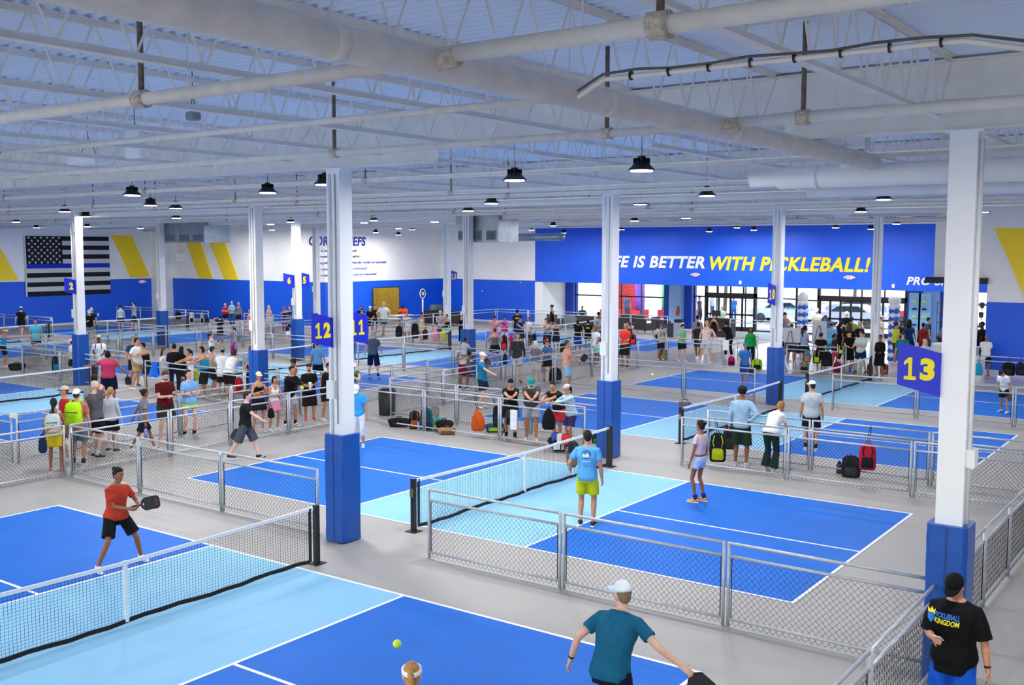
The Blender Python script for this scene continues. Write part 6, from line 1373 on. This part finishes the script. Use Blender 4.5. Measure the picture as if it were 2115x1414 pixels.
# shop display: paddles on hooks before the window
for k, (px, py) in enumerate([(1948, 620), (1947, 641), (1946, 659), (2029, 623), (2027, 641), (2027, 658)]):
    p = at(px, py, 1, 36.53); paddle((p.x, p.y-.01, (1.10, 1.6, 2.06)[2-k % 3]), (0, 0, 1), (0, -1, 0), '%s black paddle hanging in the shop window %s of the big pillar' % (['top', 'middle', 'bottom'][k % 3], 'left' if k < 3 else 'right'), face='1c1c20')
for k, (px, l) in enumerate([(1947, 'thin black display frame of paddles left of the big pillar'), (2028, 'thin black display frame of paddles right of the big pillar')]):
    p = at(px, 640, 1, 36.56); t = thing('paddle_rack', l, 'paddle rack', (p.x, 36.56, 0))
    MB().box(-.28, .28, -.015, .015, 0, .03).obj('foot', t, BLK)
    for s_ in (-1, 1): MB().box(s_*.25-.012, s_*.25+.012, -.012, .012, 0, 2.35).obj('upright', t, BLK)
    for z_ in (1.35, 1.85, 2.33): MB().box(-.25, .25, -.012, .012, z_-.012, z_+.012).obj('cross_bar', t, BLK)
for k, px in enumerate((1889, 1909)):
    p = at(px, 655, 1, 40.5); t = thing('display_stand', '%s tall glass display stand with rackets by the shop window' % ('left' if k == 0 else 'right'), 'display stand', (p.x, p.y, 0))
    MB().box(-.3, .3, -.05, .05, 0, 2.6).obj('panel', t, mat('7cb4e4', .3)); 
    for q in range(5): MB().tube([(-.1, -.1, .5+q*.42), (.1, -.1, .5+q*.42)], .05, 10).obj('racket', t, BLK if q % 2 else mat('d8e84c', .5))
# gold curtain
GOLD = mat('f0c040', .3, .35, var=.4, scale=22, name='gold_foil'); t = thing('gold_curtain', 'shiny gold foil fringe curtain hung on the blue wall', 'curtain', (-34.3, 0, 0))
MB().tube([(0, 31.95, 2.38), (0, 34.5, 2.38)], .025, 8).obj('rod', t, BLK); b = MB()
for k in range(70):
    y = 32.02+k*(2.4/70); x = .03*math.sin(k*2.1); b.tube([(x, y, 2.36), (x+.02*math.sin(k), y+.01, 1.5), (x-.02*math.cos(k*1.3), y, .12)], [(.026, .006), (.03, .006), (.028, .006)], 4)
b.obj('fringe', t, GOLD); 
for y in (31.95, 34.5): MB().tube([(0, y, 0), (0, y, 2.38)], .02, 8).obj('upright', t, BLK)
t = thing('ring_light', 'white round ring light on a post right of the gold curtain', 'ring light', (-33.0, 35.3, 0)); MB().tube([(0, .0, 0), (0, 0, 1.6)], .05, 10).obj('post', t, WHITE, True); MB().tube([(0, .0, 0), (0, 0, .04)], .25, 14).obj('base', t, WHITE, True)
for r, m in ((.26, WHITE), (.17, BLK), (.09, WHITE)): MB().tube([(0, r*math.cos(a), 1.95+r*math.sin(a)*1.15) for a in [2*math.pi*q/20 for q in range(21)]], .035, 8).obj('ring', t, m, True)
def table(x, y, w, d, h, rz, label, m, cl=False):
    t = thing('folding_table', label, 'table', (x, y, 0), R(rz)); MB().box(-w/2, w/2, -d/2, d/2, h-.03, h).obj('tabletop', t, m)
    if cl: MB().box(-w/2-.01, w/2+.01, -d/2-.01, d/2+.01, .01, h-.005).obj('tablecloth', t, m)
    else:
        for a in (-1, 1):
            for c in (-1, 1): MB().tube([(a*(w/2-.08), c*(d/2-.08), 0), (a*(w/2-.08), c*(d/2-.08), h-.03)], .015, 6).obj('leg', t, GALV)
    return t
table(-31.6, 35.0, 1.6, .7, .95, 90, 'black covered table right of the ring light', mat('141518', .6), True)
t = thing('equipment_case', 'grey green equipment case on the black covered table', 'case', (-31.6, 35.0, .95)); MB().box(-.25, .25, -.3, .3, 0, .32).obj('case_body', t, mat('5a6a68', .5)); MB().tube([(0, -.15, .32), (0, -.15, .38), (0, .15, .38), (0, .15, .32)], .014, 6).obj('handle', t, BLK)
table(-31.9, 31.9, 1.7, .7, .76, 90, 'grey table in front of the man in orange', mat('b8bcc2', .5)); table(-29.9, 24.6, 1.6, .7, .75, 0, 'white table right of the small sign 5 with small items', mat('d8dce0', .5)); table(-30.5, 29.0, 1.8, .7, .76, 20, 'grey folding table behind the bench rail', mat('aeb4bc', .5))
for k in range(4): bb = thing('water_bottle', '%s small bottle on the white table right of sign 5' % ['leftmost', 'second', 'third', 'rightmost'][k], 'bottle', (-30.4+.3*k, 24.6, .75)); MB().tube([(0, 0, 0), (0, 0, .16), (0, 0, .22)], [.035, .035, .015], 10).obj('body', bb, mat(['c8d8e8', 'e8e8e8', '8cb4d8', 'd8d0c0'][k], .3), True)
armchair(928, 36.5, 2.2, 178, 'dark navy sofa against the back blue wall', mat('141c34', .6)); armchair(938, 34.8, 1.0, 120, 'dark chair beside the navy sofa', mat('16161a', .6))
# ramp rail by the entrance
t = thing('ramp_rail', 'low galvanised ramp rail right of the reception counter', 'rail', (0, 0, 0))
a, b2 = at(1490, 712, 1, 26.5), at(1566, 690, 1, 26.5)
for z in (.0, .22): MB().tube([(a.x, 26.5, .55+z), (b2.x-.4, 26.5, .85+z), (b2.x, 26.5, .85+z)], .022, 8).obj('rail', t, GALV, True)
for q in (0, .45, 1): xx = a.x+(b2.x-a.x)*q; MB().tube([(xx, 26.5, 0), (xx, 26.5, .77+.3*min(1, q*1.3))], .022, 8).obj('post', t, GALV, True)
# ============================================================ outside the windows
def tree(x, y, h, r, label):
    t = thing('tree', label, 'tree', (x, y, -.1)); rr = random.Random(int(x*7+y)); MB().tube([(0, 0, 0), (.1, 0, h*.4), (0, 0, h*.75)], [.16, .12, .05], 8).obj('trunk', t, mat('5c4a3c', .9, var=.2), True)
    for k in range(3): MB().tube([(0, 0, h*.35), (r*.5*math.cos(k*2.1), r*.5*math.sin(k*2.1), h*.65)], [.07, .03], 6).obj('branch', t, mat('5c4a3c', .9, var=.2), True)
    b = MB()
    for k in range(420):
        a, e_, q = rr.uniform(0, 6.28), rr.uniform(-1, 1), rr.uniform(.55, 1)**.5; c = V(r*q*math.cos(a)*math.sqrt(1-e_*e_), r*q*math.sin(a)*math.sqrt(1-e_*e_), h*.68+r*.75*q*e_)
        s_ = rr.uniform(.14, .3); d1 = V(rr.uniform(-1, 1), rr.uniform(-1, 1), rr.uniform(-.5, .5)).normalized()*s_; d2 = d1.cross(V(rr.uniform(-1, 1), rr.uniform(-1, 1), 1)).normalized()*s_*.6
        b.add([c-d1, c+d2, c+d1, c-d2, c+V(0, 0, s_*.4)], [(0, 1, 4), (1, 2, 4), (2, 3, 4), (3, 0, 4)])
    b.obj('foliage', t, mat('6f9a3c', .8, var=.35, scale=3))
tree(-21.0, 56, 7.0, 2.6, 'green tree outside the middle lounge pane'); tree(-14.5, 66, 6.5, 2.4, 'green tree outside the right lounge pane'); tree(2.5, 60, 7.5, 2.8, 'green tree outside the shop window'); tree(-4, 64, 6, 2.3, 'green tree beyond the right entrance doors')
def inflatable(x, y, w, h, c, c2, label):
    t = thing('inflatable', label, 'inflatable', (x, y, -.12)); MB().box(-w/2, w/2, -1, 1, 0, .6).obj('base_cushion', t, mat(c2, .5))
    for s_ in (-1, 1): MB().tube([(s_*w*.42, 0, .3), (s_*w*.42, 0, h)], [.35, .32], 14).obj('tower', t, mat(c, .5), True)
    MB().box(-w*.4, w*.4, .6, .9, .6, h*.85).obj('back_wall', t, mat(c2, .5)); MB().tube([(-w*.42, 0, h), (0, 0, h+.5), (w*.42, 0, h)], .25, 12).obj('arch', t, mat(c, .5), True)
inflatable(-26.2, 50, 3.0, 4.0, '8c5cc8', 'd8382c', 'purple and red inflatable outside the left lounge window'); inflatable(-22.8, 52, 2.4, 2.6, '4cc83c', 'c03c34', 'green inflatable outside the second lounge pane')
def car(x, y, c, label, rz=0):
    t = thing('car', label, 'car', (x, y, -.12), R(rz)); side = [(-2.2, .35), (-2.25, .75), (-1.9, .95), (-1.2, 1.02), (-.6, 1.45), (.8, 1.48), (1.5, 1.05), (2.15, .95), (2.25, .6), (2.2, .35)]
    MB().prism([(x_, -.85, z_) for x_, z_ in side], (0, 1.7, 0)).obj('body', t, mat(c, .25, .2, var=.02), fix=True)
    MB().prism([(x_, -.87, z_) for x_, z_ in ((-1.05, 1.03), (-.55, 1.38), (.75, 1.40), (1.3, 1.05))], (0, 1.74, 0)).obj('side_windows', t, mat('20262c', .15), fix=True)
    for sx in (-1.35, 1.4):
        for sy in (-.78, .78): MB().tube([(sx, sy-.1, .33), (sx, sy+.1, .33)], .33, 16).obj('wheel', t, BLK, True)
for k, (x, y, c, l) in enumerate([(-14.8, 52, 'd8dce0', 'silver car outside the left entrance doors'), (-9.8, 50.5, 'c8ccd2', 'pale car outside between the two entrances'), (-6.0, 54, 'b83a3c', 'red car outside the right entrance doors'), (1.2, 49, 'e8eaec', 'white car outside the shop window'), (-12.2, 60, '8a929c', 'grey car parked further out beyond the left doors')]): car(x, y, c, l)
struct(MB().box(-60, 40, 78, 79, 0, 7).obj('wall_outside', None, mat('e6dccb', .9)))
lt = link('glass_lettering', fit(text('GRAND OPENING', 1, mat('9fd4f0', .5), .002, .0, .01), 2.5, .2)); place(lt, (at(1642, 637, 1, 41.9).x, 41.9, at(1642, 637, 1, 41.9).z), (-1, 0, 0)); tag(lt, 'pale blue words GRAND OPENING on the glass, seen in reverse', 'lettering')
# ============================================================ prints on shirts
bpy.context.view_layer.update(); DG = bpy.context.evaluated_depsgraph_get()
_bv = {}
def decal(key, me, t0, x, dz, back, label_name, m=None):
    q = PEOPLE[key]; sh = q['shirt']; s = q['s']; sg = -1 if back else 1
    if key not in _bv:
        ev = sh.evaluated_get(DG); mm = ev.to_mesh(); mw = sh.matrix_local
        _bv[key] = BVHTree.FromPolygons([v.co.copy() for v in mm.vertices], [tuple(p.vertices) for p in mm.polygons]); ev.to_mesh_clear()
    p, cm = q['spine'](t0); fwv = cm @ V(0, sg, 0); rx = cm @ V(-sg*-1 if False else (1 if back else -1), 0, 0); up = cm @ V(0, 0, 1)
    o0 = (p+cm @ V(x, 0, 0))*s
    bmm = bmesh.new(); bmm.from_mesh(me)
    for _ in range(1): bmesh.ops.triangulate(bmm, faces=bmm.faces[:])
    bmesh.ops.subdivide_edges(bmm, edges=[e_ for e_ in bmm.edges if e_.calc_length() > .03], cuts=2)
    for v in bmm.verts:
        src = o0+rx*v.co.x+up*(v.co.y+dz)+fwv*.6; h = _bv[key].ray_cast(src, -fwv)
        v.co = (h[0]+fwv*(.0035+max(0, v.co.z)*.2)) if h[0] else src-fwv*.45
    bmm.to_mesh(me); bmm.free()
    if m: me.materials.clear(); me.materials.append(m)
    return link(label_name, me, q['root'])
def poly(pts, m):
    return MB().use(m).prism([(x, y, 0) for x, y in pts], (0, 0, .001)).mesh('print', fix=True)
BL = mat('2c7ad8', .7); YL = mat('f0e43c', .7)
decal('phone', fit(text('PICKLEBALL', 1, BL, 0, .2, .03), .25, .052), .40, .045, .0, False, 'shirt_print')
decal('phone', fit(text('KINGDOM', 1, YL, 0, .2, .03), .245, .056), .34, .045, .0, False, 'shirt_print')
decal('phone', poly([(-.045, 0), (.045, 0), (.05, .06), (.025, .03), (0, .07), (-.025, .03), (-.05, .06)], YL), .37, .205 if False else -.135, .02, False, 'shirt_emblem') if False else decal('phone', poly([(-.038, 0), (.038, 0), (.044, .055), (.02, .028), (0, .06), (-.02, .028), (-.044, .055)], YL), .39, .20, 0, False, 'shirt_emblem')
decal('phone', poly([(-.038, 0), (.038, 0), (.03, -.05), (0, -.085), (-.03, -.05)], BL), .385, .20, 0, False, 'shirt_emblem')
decal('yellow', poly([(.085*math.cos(a), .085*math.sin(a)) for a in [2*math.pi*k/24 for k in range(24)]], mat('2a6ca8', .7)), .40, .0, 0, True, 'shirt_print')
decal('yellow', poly([(-.08, -.02), (-.05, .02), (-.02, -.01), (.01, .03), (.04, 0), (.08, -.02), (.06, -.05), (-.06, -.05)], mat('cfe6f4', .7)), .40, .0, 0, True, 'shirt_print')
decal('yellow', poly([(-.08, -.012), (.08, -.012), (.08, .0), (-.08, .0)], mat('cfe6f4', .7)), .28, .0, 0, True, 'shirt_print')
decal('four1', poly([(.075*math.cos(a), .05*math.sin(a)) for a in [2*math.pi*k/20 for k in range(20)]], mat('e0a41c', .7)), .34, 0, 0, False, 'shirt_print')
decal('four3', poly([(-.07, .03), (-.03, .0), (0, .02), (.03, 0), (.07, .03), (.03, -.05), (-.03, -.05)], mat('8a8c90', .7)), .34, 0, 0, False, 'shirt_print')
for kk in ('person in a black shirt with yellow print on the back', 'person in a black shirt with yellow print seen over the navy cap', 'woman in a black shirt with yellow letters by the doors'):
    for z_, w_ in ((.40, .10), (.37, .08), (.34, .10)): decal(kk, poly([(-w_, -.008), (w_, -.008), (w_, .008), (-w_, .008)], YL), z_, 0, 0, True, 'shirt_print')
